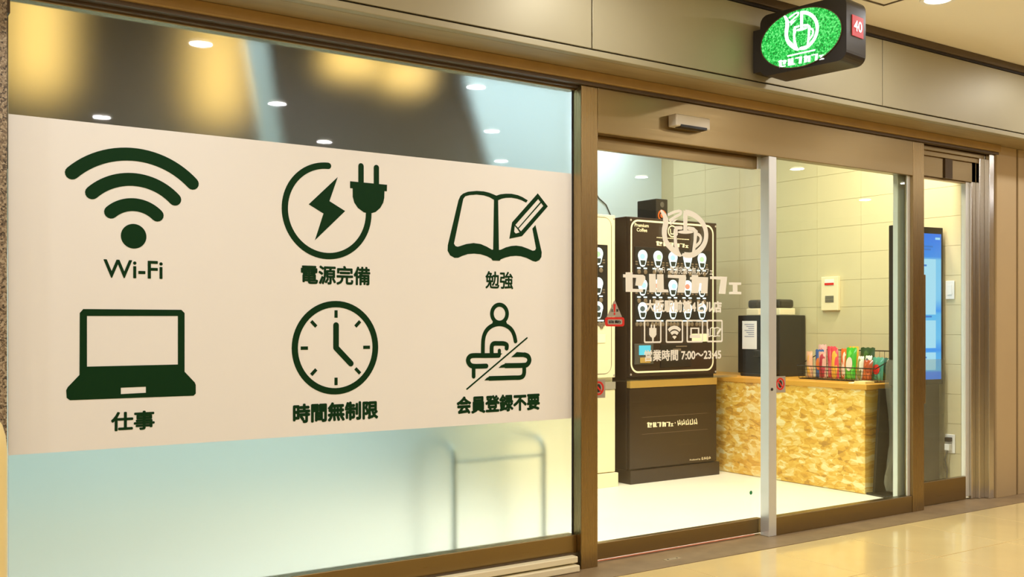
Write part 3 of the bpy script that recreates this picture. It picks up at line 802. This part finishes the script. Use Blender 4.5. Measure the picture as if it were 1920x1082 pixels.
# ------------------------------------------------------------------ vending machines
YV = 1.82
M_LIT = emis('lit_sample_white', '#f2fffc', 1.6)
M_LITG = emis('lit_sample_green', '#c8f2b4', 1.3)
M_LITB = emis('lit_sample_blue', '#b8eaff', 1.4)
M_LITR = emis('lit_sample_red', '#ff9a78', 1.2)
M_LITD = emis('lit_sample_dark', '#6a7a74', .7)
M_CYAN = emis('cyan_screen', '#5ed8ec', 1.1)
M_CUP = mat('cup_print_dark', '#1d2a26', .5)
M_BRASS = mat('brass_tone_panel', '#caa65a', .35, .35)
def glyph_blocks(mb, fr, a0, a1, b0, b1, n):
    """print too small to read in the photograph: blurred stroke blocks of the same size"""
    rd = random.Random(n); w_ = (a1 - a0) / n; h_ = b1 - b0
    for k in range(n):
        x = a0 + k * w_
        mb.stroke([(x + w_ * .12, b1 - h_ * rd.uniform(0, .2)), (x + w_ * rd.uniform(.1, .3), b0 + h_ * .1)], h_ * .16, fr, cap=False)
        mb.stroke([(x + w_ * .2, b0 + h_ * rd.uniform(.1, .4)), (x + w_ * .8, b0 + h_ * rd.uniform(.1, .5))], h_ * .16, fr, cap=False)
        mb.stroke([(x + w_ * rd.uniform(.4, .6), b1), (x + w_ * .75, b0 + h_ * .2)], h_ * .14, fr, cap=False)
def vending(x0, x1, label, body, front, line, black):
    t = thing('vending_machine', label, 'vending machine', ((x0 + x1) / 2, YV + .4, 0))
    MB().box(x0, x1, YV + .02, YV + .82, 0.02, 1.935, .006).build('body', body, t)
    MB().box(x0 - .004, x1 + .012, YV - .03, YV + .55, 0, .098, .003).build('kick_base', front, t)
    MB().box(x0 + .003, x1 - .003, YV - .012, YV + .02, .775, 1.93, .004).build('upper_door', front, t)
    MB().box(x0 + .003, x1 - .003, YV - .012, YV + .02, .104, .690, .003).build('lower_door', front, t)
    MB().box(x0 + .003, x1 - .003, YV - .018, YV + .02, .692, .748, .002).build('tray_panel', M_BRASS if black else M_SILVER, t)
    MB().box(x0 - .01, x1 + .10, YV - .13, YV, .752, .762, .002).build('acrylic_ledge', M_ACRYL, t)
    f = FY(YV - .012)
    a0, a1 = x0 + .012, x1 - .035
    g = MB(); g.shape([rrect(a0, a1, .80, 1.912, .07, 8), rrect(a0 + (.013 if black else .005), a1 - (.013 if black else .005), .813 if black else .805, 1.899 if black else 1.907, .058, 8)], f)
    g.build('border_line', line, t)
    MB().box(x0 + .05, x1 - .075, YV - .016, YV - .010, 1.165, 1.715, .001).build('sample_window', M_BLACK, t)
    f2 = FY(YV - .016)
    cs = [x0 + .123 + .1495 * k for k in range(5)]
    tint = [[M_LITB, M_LITG, M_LITB, M_LIT, M_LITG], [M_LITB, M_LITR, M_LITB, M_LITR, M_LIT], [M_LITD, M_LIT, M_LIT, M_LIT, M_LITD]]
    for r, cz in enumerate((1.652, 1.442, 1.272)):
        for c, cx in enumerate(cs):
            lp = [(cx + .044 * math.cos(a), cz + .042 * math.sin(a)) for a in [math.radians(-25 + 230 * i / 22) for i in range(23)]]
            lp += [(cx - .026, cz - .062), (cx - .018, cz - .076), (cx, cz - .082), (cx + .018, cz - .076), (cx + .026, cz - .062)]
            s_ = MB().shape([lp], f2, 0, .004).build('cup_sample', M_LIT, t)
            MB().shape([circ(cx + (.008 if (c + r) % 2 else -.004), cz - .006, .024, 16, .020)], FY(YV - .020), 0, .001).build('drink_picture', tint[r][c], s_)
            MB().shape([[(cx - .026, cz - .034), (cx + .026, cz - .034), (cx + .017, cz - .068), (cx - .017, cz - .068)]], FY(YV - .020), 0, .001).build('cup_picture', M_CUP, s_)
            if r < 2:
                for dx in (-.036, .026):
                    MB().box(cx + dx - .016, cx + dx + .016, YV - .0185, YV - .016, cz - .096, cz - .086).build('price_label', M_LIT, t)
                    MB().lathe((cx + dx, YV - .016, cz - .118), [(.017, 0), (.017, .004), (.010, .006)], 14, (0, -1, 0)).build('button', M_BTN, t)
                for dx in (-.058, .052):
                    for dz in (-.045, -.063): MB().box(cx + dx - .011, cx + dx + .011, YV - .0175, YV - .016, cz + dz - .005, cz + dz + .005).build('size_mark', M_BTN, t)
            else:
                MB().box(cx - .058, cx + .052, YV - .0185, YV - .016, cz - .098, cz - .088).build('price_label', M_LIT, t)
                for dx in (-.052, -.018, .016, .050):
                    MB().lathe((cx + dx, YV - .012, cz - .118), [(.016, 0), (.016, .004), (.009, .006)], 12, (0, -1, 0)).build('button', M_BTN, t)
    # payment reader
    rd = MB().box(x0 + .045, x0 + .225, YV - .022, YV - .012, .862, 1.012, .003).build('card_reader', mat('reader_grey', '#4b4840', .45), t)
    MB().box(x0 + .082, x0 + .195, YV - .026, YV - .022, .93, 1.0, .002).build('reader_screen', M_CYAN, rd)
    MB().box(x0 + .09, x0 + .19, YV - .03, YV - .022, .872, .912, .003).build('reader_pad', M_BRASS, rd)
    # outlet and coin slot
    MB().box(x0 + .30, x0 + .61, YV - .018, YV - .012, .835, 1.005, .002).build('cup_outlet_door', M_BLACK, t)
    MB().box(x0 + .42, x0 + .50, YV - .022, YV - .018, .955, .972).build('coin_slot', M_BTN, t)
    MB().box(x0 + .45, x0 + .56, YV - .022, YV - .018, .985, .993).build('note_slot', M_BTN, t)
    MB().box(x0 + .62, x0 + .79, YV - .016, YV - .012, 1.022, 1.082, .001).build('notice_label', M_VLINE, t)
    for sx in (x0 + .014, x1 - .014):
        for sz in (.79, 1.905):
            MB().lathe((sx, YV - .012, sz), [(.008, 0), (.008, .003), (.004, .004)], 10, (0, -1, 0)).build('screw', M_SILVER, t)
    if black:
        g = MB(); brand_into(g, f, 5.073, 5.40, 1.728, 1.765); g.build('brand_lettering', M_VLINE, t)
        g = MB()
        for k in range(24): g.box(5.08 + k * .0138, 5.088 + k * .0138, YV - .013, YV - .012, 1.788, 1.795)
        g.build('dotted_rule', M_VLINE, t)
        g = MB(); text_into(g, 'Premium', f, 4.865, 5.000, 1.860, 1.886, .03); text_into(g, 'Coffee', f, 4.885, 4.985, 1.826, 1.852, .03)
        g.build('premium_coffee_lettering', M_VLINE, t)
        g = MB(); g.shape([circ(5.235, 1.845, .045, 28), circ(5.235, 1.845, .036, 28)], f)
        g.stroke([(5.215, 1.86), (5.22, 1.825), (5.25, 1.825), (5.255, 1.86)], .008, f); g.build('round_emblem', M_VLINE, t)
        g = MB(); brand_into(g, f, 4.985, 5.245, .395, .438)
        text_into(g, '・', f, 5.258, 5.268, .414, .424)
        glyph_blocks(g, f, 5.285, 5.50, .392, .44, 5)
        g.build('lower_lettering', M_VLINE, t)
        g = MB(); text_into(g, 'Produced by', f, 5.413, 5.525, .121, .138, .01); glyph_blocks(g, f, 5.537, 5.638, .121, .143, 4)
        g.build('producer_lettering', M_VLINE, t)
        g = MB()
        for zz in (.475, .352): g.box(x0 + .12, x1 - .10, YV - .0126, YV - .012, zz, zz + .002)
        g.build('hairline', M_BTN, t)
    else:
        MB().lathe((x1 - .13, YV - .012, 1.135), [(.014, 0), (.014, .006), (.006, .008)], 14, (0, -1, 0)).build('lock', M_BTN, t)
    return t
vending(4.815, 5.70, 'black coffee vending machine with cream border line and small speaker on top', M_VBLACK, M_VBLACK, M_VLINE, True)
vending(3.80, 4.685, 'cream white coffee vending machine beside the black one', M_VWHITE, M_VWHITE, M_BTN, False)

# speaker on the black machine
t = thing('loudspeaker', 'small black loudspeaker with orange cone on the black vending machine', 'speaker', (5.47, 2.25, 1.935))
MB().box(5.385, 5.51, 2.15, 2.37, 1.935, 2.135, .006).build('cabinet', M_BLACK, t)
MB().lathe((5.448, 2.15, 2.005), [(.045, 0), (.045, .004), (.030, .002), (.028, -.004), (.001, .006)], 24, (0, -1, 0)).build('woofer', mat('orange_cone', '#e0702a', .35), t, True)
MB().lathe((5.448, 2.15, 2.09), [(.022, 0), (.022, .003), (.008, .004)], 18, (0, -1, 0)).build('tweeter', M_GREYPL, t, True)
# cable and hook on the back wall
t = thing('wall_cable', 'thin grey cable hanging from a hook on the pale blue wall', 'cable', (5.6, YB, 2.5))
MB().tube([(5.62, YB - .006, 2.42), (5.65, YB - .006, 2.33), (5.70, YB - .006, 2.27), (5.78, YB - .006, 2.22), (5.85, YB - .006, 2.10), (5.88, YB - .006, 1.8)], .005, 6).build('cable', M_GREYPL, t)
MB().box(5.58, 5.66, YB - .03, YB, 2.42, 2.45, .004).build('hook', M_GREYPL, t)

# ------------------------------------------------------------------ counter along the right wall
XCt, ZCt = 5.85, .745
t = thing('counter', 'long counter faced with yellow oriented strand board along the block wall', 'counter', (6.1, 1.4, 0))
MB().box(XCt + .012, XW - .007, .585, 2.6, 0, ZCt - .036).build('counter_body', M_OSB, t)
MB().box(XCt, XCt + .012, .58, 1.79, .004, ZCt - .036).build('front_board', M_OSB, t)
MB().box(XCt, XCt + .012, 1.792, 2.6, .004, ZCt - .036).build('front_board', M_OSB, t)
MB().box(XCt - .012, XW - .007, .56, 2.6, ZCt - .036, ZCt, .003).build('worktop', M_OSBTOP, t)

# coffee machine
t = thing('coffee_machine', 'dark bean to cup coffee machine with white notice on the counter', 'coffee machine', (6.27, 1.77, ZCt))
cx0, cx1, cy0, cy1, cz1 = 6.10, 6.43, 1.56, 1.97, 1.225
MB().box(cx0 + .03, cx1, cy0, cy1, ZCt, cz1, .006).build('body', mat('coffee_machine_shell', '#2c2a24', .5), t)
MB().box(cx0, cx0 + .03, cy0 + .005, cy1 - .005, ZCt + .02, cz1, .005).build('front_door', mat('coffee_front', '#16181a', .2), t)
p_ = MB().box(cx0 - .004, cx0, 1.765, 1.915, .957, 1.18, .001).build('notice', M_PAPER, t)
g = MB()
for k in range(7): g.box(cx0 - .005, cx0 - .004, 1.79, 1.89 - .02 * (k % 3), 1.15 - k * .016, 1.156 - k * .016)
g.build('notice_print', mat('notice_grey_print', '#8f93b0', .6), p_)
g = MB()
for z in (.995, 1.08, 1.135): g.box(cx0 - .004, cx0, 1.66, 1.72, z, z + .02)
g.build('touch_button', emis('blue_button_light', '#2540ff', 2.0), t)
MB().box(cx0 - .06, cx0, 1.62, 1.88, ZCt, ZCt + .022, .003).build('drip_tray', M_BLACK, t)
MB().box(cx0 - .05, cx0, 1.70, 1.76, .90, .95, .006).build('spout', M_BLACK, t)
for hy0, hy1 in ((1.585, 1.70), (1.80, 1.93)):
    hb_ = MB().box(6.16, 6.34, hy0, hy1, cz1, cz1 + .055, .006).build('hopper_base', M_VWHITE, t)
    MB().box(6.165, 6.335, hy0 + .005, hy1 - .005, cz1 + .055, cz1 + .125, .02).build('hopper_lid', mat('smoky_lid', '#4a463c', .25, trans=.35), hb_)

# fire alarm panel, switch and socket on the block wall
t = thing('alarm_panel', 'cream wall panel with red strip and grey grille above the snack basket', 'wall panel', (XW - .006, 1.318, 1.39))
MB().box(XW - .036, XW - .006, 1.238, 1.397, 1.26, 1.52, .004).build('panel_case', M_VWHITE, t)
MB().box(XW - .039, XW - .036, 1.275, 1.36, 1.452, 1.50, .001).build('indicator_window', M_WHITE, t)
MB().box(XW - .041, XW - .039, 1.275, 1.36, 1.455, 1.472).build('red_strip', M_RED, t)
g = MB()
for k in range(5): g.box(XW - .039, XW - .036, 1.278, 1.356, 1.323 + k * .0105, 1.330 + k * .0105)
g.build('speaker_grille', M_GREYPL, t)
t = thing('wall_switch', 'white blank switch plate on the block wall beside the display', 'switch', (XW - .006, .325, 1.39))
MB().box(XW - .016, XW - .006, .292, .358, 1.326, 1.453, .003).build('plate', M_WHITE, t)
MB().box(XW - .019, XW - .016, .308, .342, 1.355, 1.425, .002).build('rocker', M_WHITE, t)
t = thing('power_outlet', 'white wall outlet with a black plug and white adapter', 'outlet', (XW - .006, .33, .33))
MB().box(XW - .016, XW - .006, .287, .362, .265, .395, .003).build('plate', M_WHITE, t)
MB().box(XW - .05, XW - .016, .305, .345, .345, .375, .004).build('black_plug', M_BLACK, t)
MB().box(XW - .05, XW - .016, .308, .345, .285, .33, .004).build('white_adapter', M_WHITE, t)
t = thing('power_cable', 'thin cable drooping from the outlet to the display stand', 'cable', (6.38, .40, .2))
MB().tube([(XW - .04, .327, .285), (XW - .05, .34, .22), (6.42, .335, .15), (6.415, .335, .10), (6.40, .33, .03)], .005, 6).build('cable', M_GREYPL, t, True)

# ------------------------------------------------------------------ display stand
KR = math.radians(-7.5)
kx, ky = 5.955, .425
t = thing('display_stand', 'tall black digital display stand with blue screen and plastic wrapped lower half', 'display', (kx, ky, 0), KR, local=True)
KW = .465
M_KB = mat('display_black', '#17140f', .35)
MB().box(-.0, KW, 0, .05, .74, 1.82, .004).build('screen_housing', M_KB, t)
def screen_mat():
    m = mat('blue_display_picture', '#04101c', .3); nt = m.node_tree; b = nt.nodes['Principled BSDF']
    tc = nt.nodes.new('ShaderNodeTexCoord'); sx = nt.nodes.new('ShaderNodeSeparateXYZ'); nt.links.new(tc.outputs['Generated'], sx.inputs[0])
    r = nt.nodes.new('ShaderNodeValToRGB'); r.color_ramp.interpolation = 'LINEAR'
    els = [(0, '#1c86ff'), (.05, '#1c86ff'), (.06, '#5cc4ff'), (.18, '#4ab4ff'), (.2, '#2a98ff'), (.28, '#66c8ff'), (.45, '#58c0ff'), (.47, '#2f9cff'), (.55, '#7dd0ff'), (.82, '#7dd0ff'), (.84, '#2f94f8'), (1, '#1f7cf6')]
    r.color_ramp.elements[0].color = C(els[0][1]); r.color_ramp.elements[1].position = 1; r.color_ramp.elements[1].color = C(els[-1][1])
    for p, c in els[1:-1]:
        e = r.color_ramp.elements.new(p); e.color = C(c)
    nt.links.new(sx.outputs['Z'], r.inputs[0]); nt.links.new(r.outputs[0], b.inputs['Emission Color']); b.inputs['Emission Strength'].default_value = .95
    return m
sc_ = MB().box(.03, KW - .022, -.003, .002, .775, 1.775).build('screen', screen_mat(), t)
M_SCW = emis('screen_pale_panel', '#a9e4ff', 1.0); M_SCB = emis('screen_blue_text', '#2f86e8', .8)
g = MB()
for z0, z1 in ((1.22, 1.60), (.99, 1.18), (.84, .96)): g.box(.06, KW - .075, -.0036, -.003, z0, z1)
g.build('screen_card', M_SCW, sc_)
g = MB()
for z, a, b in ((1.68, .10, .36), (1.66, .12, .34), (1.55, .12, .30), (1.44, .14, .24), (1.20, .12, .35), (1.10, .12, .28), (.92, .12, .3)): g.box(a, b, -.0044, -.0036, z, z + .012)
g.build('screen_text', M_SCB, sc_)
MB().box(KW - .08, KW - .035, -.0044, -.003, 1.735, 1.75).build('screen_clock', M_SCW, sc_)
MB().box(.02, KW - .02, .012, .045, .02, .75, .003).build('pedestal', M_KB, t)
def slab(p0, p1, x0, x1, th):
    (y0, z0), (y1, z1) = p0, p1
    return MB().add([(x0, y0, z0), (x1, y0, z0), (x1, y0 + th, z0), (x0, y0 + th, z0), (x0, y1, z1), (x1, y1, z1), (x1, y1 + th, z1), (x0, y1 + th, z1)],
                    [(0, 1, 2, 3), (4, 7, 6, 5), (0, 4, 5, 1), (1, 5, 6, 2), (2, 6, 7, 3), (3, 7, 4, 0)])
slab((.10, .012), (.05, .72), -.075, .40, .02).build('rear_support', M_KB, t)
MB().box(-.12, KW - .03, -.03, .135, 0, .014, .003).build('base_plate', M_KB, t)
# crumpled clear wrap around the pedestal
g = MB(); NR, NA = 18, 40; rnd = random.Random(3)
wob = [[rnd.uniform(-1, 1) for _ in range(NA)] for _ in range(NR)]
for i in range(NR):
    z = .03 + i * .052
    for j in range(NA):
        a = 2 * math.pi * j / NA
        ca, sa = math.cos(a), math.sin(a)
        rx = KW / 2 + .012 + .02 * math.sin(z * 9 + 1) * (1 if ca < 0 else .4); ry = .045
        x = KW / 2 + math.copysign(abs(ca) ** .35, ca) * rx; y = .025 + math.copysign(abs(sa) ** .35, sa) * ry
        amp = .004 + (.012 if i < 4 else 0)
        g.v.append(Vector((x + wob[i][j] * amp * .5, y - .0 + wob[i][(j * 7) % NA] * amp, z)))
for i in range(NR - 1):
    for j in range(NA):
        g.f.append([i * NA + j, i * NA + (j + 1) % NA, (i + 1) * NA + (j + 1) % NA, (i + 1) * NA + j])
g.build('plastic_wrap', M_WRAP, t, True)

# ------------------------------------------------------------------ snack basket and packs
bx0, bx1, by0, by1, bz0 = 6.04, 6.36, .62, 1.30, ZCt
t = thing('wire_basket', 'black wire basket of snacks on the counter', 'basket', ((bx0 + bx1) / 2, (by0 + by1) / 2, bz0))
M_WIRE = mat('black_wire', '#1b1d1b', .4, .3)
def ring(z, gr, r):
    return MB().tube([(bx0 - gr, by0 - gr, z), (bx1 + gr, by0 - gr, z), (bx1 + gr, by1 + gr, z), (bx0 - gr, by1 + gr, z)], r, 6, True)
MB().tube([(bx0 - .02, by0, bz0 + .10), (bx1, by0, bz0 + .215), (bx1, by1, bz0 + .215), (bx0 - .02, by1, bz0 + .10)], .004, 6, True).build('rim', M_WIRE, t)
ring(bz0 + .006, -.005, .0035).build('base_ring', M_WIRE, t)
g = MB()
for k in range(17):
    y = by0 + (by1 - by0) * k / 16
    g.tube([(bx0 - .02, y, bz0 + .10), (bx0 + .005, y, bz0 + .006), (bx1 - .005, y, bz0 + .006), (bx1, y, bz0 + .215)], .0015, 4)
for f in (.25, .5, .75):
    g.tube([(bx0 - .02 * f, by0, bz0 + .10 * f), (bx0 - .02 * f, by1, bz0 + .10 * f)], .0015, 4)
    g.tube([(bx1, by0, bz0 + .215 * f), (bx1, by1, bz0 + .215 * f)], .0015, 4)
for k in range(9):
    x = bx0 + (bx1 - bx0) * k / 8; zz = .10 + .115 * k / 8
    for y in (by0, by1): g.tube([(x, y, bz0 + .006), (x, y, bz0 + zz)], .0015, 4)
g.build('wire_mesh', M_WIRE, t)
def pack_mat(name, base, spot, sp=.5):
    if name in MATS: return MATS[name]
    m = mat(name, base, .28, coat=.4); nt = m.node_tree; b = nt.nodes['Principled BSDF']
    tc = nt.nodes.new('ShaderNodeTexCoord'); n = nt.nodes.new('ShaderNodeTexNoise'); n.inputs['Scale'].default_value = 2.2; n.inputs['Detail'].default_value = 1
    nt.links.new(tc.outputs['Generated'], n.inputs['Vector'])
    r = nt.nodes.new('ShaderNodeValToRGB'); r.color_ramp.interpolation = 'CONSTANT'
    r.color_ramp.elements[0].color = C(base); r.color_ramp.elements[1].position = sp; r.color_ramp.elements[1].color = C(spot)
    nt.links.new(n.outputs['Fac'], r.inputs[0]); nt.links.new(r.outputs[0], b.inputs['Base Color'])
    return m
def pack(label, y, x, wd, h, th, tilt, m, lean=.12, badge=None):
    """pillow bag standing in the basket, broad side towards the aisle; tilt = sideways, lean = back"""
    t = thing('snack_pack', label, 'snack', (x, y, bz0 + .012), 0, group='snack packs in the wire basket', local=True)
    nx, nz = 7, 9; g = MB()
    for side in (-1, 1):
        for i in range(nz):
            for j in range(nx):
                u, v = j / (nx - 1) * 2 - 1, i / (nz - 1)
                puff = (1 - abs(u) ** 3) * min(1, v / .18, (1 - v) / .18) ** .6
                zag = .003 * (1 if j % 2 else -1) if i in (0, nz - 1) else 0
                yy = -u * wd / 2 * (1 - .06 * puff); zz = v * h + zag + .004
                xx = side * (th / 2 * puff + .0008)
                p = Vector((xx, yy, zz))
                p.x += zz * lean; p.y += zz * tilt
                g.v.append(p)
    n = nx * nz
    for s_ in (0, 1):
        for i in range(nz - 1):
            for j in range(nx - 1):
                a = s_ * n + i * nx + j
                g.f.append([a, a + 1, a + nx + 1, a + nx] if s_ else [a, a + nx, a + nx + 1, a + 1])
    edge = [j for j in range(nx)] + [i * nx + nx - 1 for i in range(1, nz)] + [(nz - 1) * nx + j for j in range(nx - 2, -1, -1)] + [i * nx for i in range(nz - 2, 0, -1)]
    for q in range(len(edge)):
        a, b = edge[q], edge[(q + 1) % len(edge)]; g.f.append([a, b, b + n, a + n])
    bag = g.build('bag', m, t, True)
    if badge:
        h0 = h * .5
        fr = Fr((-th / 2 - .002 + h0 * lean, h0 * tilt, h0), (0, -1, 0), (lean, tilt, 1), (-1, 0, 0))
        MB().shape([circ(0, 0, wd * .3, 20, h * .22)], fr, 0, .002).build('badge', badge, t)
    return t
P = pack_mat
SP = [
    ('peach coloured snack pack at the coffee machine end of the basket', 1.235, 6.085, .055, .19, .028, .10, P('pack_peach', '#e0a888', '#e8b04a', .62), .1, None),
    ('pale pink tipped snack pack behind the blue pack', 1.225, 6.20, .075, .24, .025, .02, P('pack_pinkpale', '#e8b8b0', '#d87a80', .55), .1, None),
    ('blue snack pack with an orange spot', 1.175, 6.125, .075, .205, .028, .09, P('pack_blue', '#3c5f9c', '#4a70b0', .6), .1, mat('badge_orange', '#e07838', .4)),
    ('mottled pink snack pack between the blue and red packs', 1.115, 6.085, .065, .19, .028, .12, P('pack_mottled', '#d8a090', '#b03040', .52), .1, None),
    ('crimson pink snack pack with a rounded top', 1.06, 6.125, .08, .23, .028, .12, P('pack_crimson', '#e04858', '#e87880', .6), .1, None),
    ('red and yellow snack pack leaning beside the crimson pack', 1.005, 6.085, .065, .22, .028, .12, P('pack_redyellow', '#e0404a', '#f0b040', .52), .1, None),
    ('orange snack pack with a pale stripe', .95, 6.125, .07, .215, .028, .08, P('pack_orange', '#e86a20', '#f8e0c8', .58), .1, None),
    ('yellow snack pack standing behind the orange pack', .945, 6.20, .09, .23, .028, .03, P('pack_yellow', '#f0b838', '#f8d870', .6), .1, None),
    ('bright green snack bag with a pale round label', .882, 6.087, .088, .225, .034, .0, P('pack_green', '#3fb02c', '#6cd048', .55), .1, mat('badge_pale', '#efd8c8', .5)),
    ('dark green snack bag behind the white sticks', .83, 6.20, .12, .225, .03, .0, P('pack_darkgreen', '#2c4a20', '#486a28', .55), .1, None),
    ('glossy white and olive snack sticks pack', .805, 6.085, .05, .165, .028, -.05, P('pack_white', '#e8e4d0', '#8a8a4a', .54), .1, None),
    ('white and grey snack sticks pack beside the brown bag', .772, 6.125, .055, .17, .028, -.06, P('pack_grey', '#f0ecdc', '#5a6878', .55), .1, None),
    ('glossy reddish brown round snack bag', .738, 6.082, .075, .14, .034, -.04, P('pack_brown', '#b04a1c', '#d87038', .58), .1, None),
    ('teal snack bag with a red badge', .685, 6.127, .09, .16, .03, .0, P('pack_teal', '#4a9a80', '#62b294', .6), .1, M_RED),
    ('dark teal snack bag at the display stand end of the basket', .675, 6.20, .085, .155, .04, .0, P('pack_darkteal', '#2c5c50', '#7a8a3a', .62), .1, None),
]
for a in SP: pack(*a)
# cards on the counter end
t = thing('card_stack', 'small stack of pale yellow cards on the counter end', 'cards', (5.93, .64, ZCt))
g = MB().box(5.88, 5.98, .60, .69, ZCt, ZCt + .018, .001).build('card_block', mat('pale_yellow_card', '#f2e0a0', .6), t)
MB().box(5.885, 5.975, .70, .74, ZCt, ZCt + .006).build('loose_card', M_PAPER, t)

# ------------------------------------------------------------------ behind the frosted window
M_CHROME = mat('polished_tube', '#9fb4b4', .25, .7)
t = thing('tube_rack', 'bent steel tube rack standing behind the frosted glass', 'rack', (2.6, .3, 0))
for x in (2.357, 2.854):
    pts = [(x, .17, .0), (x, .17, .54)] + [(x, .17 + .07 * (1 - math.cos(a)), .54 + .07 * math.sin(a)) for a in [math.radians(90 * i / 6) for i in range(1, 7)]]
    pts += [(x, .45, .61)] + [(x, .45 + .07 * math.sin(a), .61 - .07 * (1 - math.cos(a))) for a in [math.radians(90 * i / 6) for i in range(1, 7)]] + [(x, .52, .0)]
    MB().tube(pts, .0095, 10).build('bent_tube', M_CHROME, t, True)
MB().cyl((2.357, .17, .53), (2.854, .17, .53), .006, 8).build('cross_bar', M_CHROME, t)
MB().cyl((2.357, .52, .53), (2.854, .52, .53), .006, 8).build('cross_bar', M_CHROME, t)
# dark bulkhead, hanging cloth and warm lanterns
bh = thing('bulkhead', 'dark brown wooden bulkhead hung under the cafe ceiling behind the frosted window', 'bulkhead', (1.9, 2.4, 2.1))
for k in range(6):
    x = .42 + k * .68
    MB().box(x + .004, x + .676, 2.3, YB - .001, 2.12, ZR - .001, .004).build('bulkhead_panel', M_DKWOOD, bh)
def lantern(px, py, y, wd, h, label):
    x, z = on(px, py, y)
    h2 = ZR - .06
    t = thing('warm_lantern', label, 'lantern', (x, y, z - h / 2), group=None)
    MB().box(x - wd / 2, x + wd / 2, y - .06, y + .06, z - h / 2, z + h / 2, .01).build('lantern_shade', M_WARMLAMP, t)
    area('lantern_uplamp', (0, .075, h / 2), .14, 2.5, (1, .72, .34), rot=(math.radians(90), 0, 0), parent=t)
    MB().box(x - wd / 2 - .006, x + wd / 2 + .006, y - .066, y + .066, z + h / 2, z + h / 2 + .015, .002).build('lantern_cap', M_DARK, t)
    MB().cyl((x, y, z + h / 2 + .015), (x, y, ZR), .008, 8).build('hanger', M_DARK, t)
lantern(70, 60, 1.5, .22, .55, 'warm glowing lantern behind the frosted glass by the granite column')
lantern(410, 130, 1.5, .20, .50, 'warm glowing lantern behind the frosted glass beside the narrow white cloth')
lantern(655, 115, .75, .22, .12, 'short warm lantern behind the frosted glass between the two white cloths')
lantern(760, 140, .75, .22, .12, 'short warm lantern behind the frosted glass next to the wide white cloth')
M_CLOTH = mat('white_cloth', '#d6e2e4', .8)
_nt = M_CLOTH.node_tree; _tb = _nt.nodes.new('ShaderNodeBsdfTranslucent'); _tb.inputs[0].default_value = C('#bccdd2')
_mx = _nt.nodes.new('ShaderNodeMixShader'); _mx.inputs[0].default_value = .6
_nt.links.new(_nt.nodes['Principled BSDF'].outputs[0], _mx.inputs[1]); _nt.links.new(_tb.outputs[0], _mx.inputs[2]); _nt.links.new(_mx.outputs[0], _nt.nodes['Material Output'].inputs[0])
def cloth(pts, y, label):
    lp = [on(a, b, y) for a, b in pts]
    z1 = max(p[1] for p in lp)
    t = thing('hanging_cloth', label, 'cloth', (lp[0][0], y, min(p[1] for p in lp)))
    MB().add([FY(y).at(*p) for p in lp], [list(range(len(lp)))]).build('cloth_sheet', M_CLOTH, t)
    MB().box(min(lp[0][0], lp[1][0]) - .02, max(lp[0][0], lp[1][0]) + .02, y - .02, y + .01, max(lp[0][1], lp[1][1]) - .01, max(lp[0][1], lp[1][1]) + .02, .003).build('hanging_bar', M_DARK, t)
    for q in (0, 1): MB().cyl((lp[q][0], y - .005, lp[q][1]), (lp[q][0], y - .005, ZR), .006, 6).build('hanger', M_DARK, t)
cloth([(858, 95), (1075, 95), (1075, 420), (948, 420)], .30, 'wide white cloth with a slanted edge hanging behind the frosted glass')
cloth([(452, 60), (496, 60), (548, 400), (510, 400)], .34, 'narrow slanted white cloth hanging behind the frosted glass')

# ------------------------------------------------------------------ cream post at the granite column
t = thing('cream_post', 'cream round topped post standing before the granite column', 'post', (.376, -.6, 0))
MB().lathe((.376, -.6, 0), [(.062, 0), (.062, .01), (.058, .012), (.058, .80), (.054, .84), (.046, .87), (.032, .892), (.014, .903), (.001, .905)], 28).build('post', mat('cream_plastic', '#f2dc98', .35), t, True)
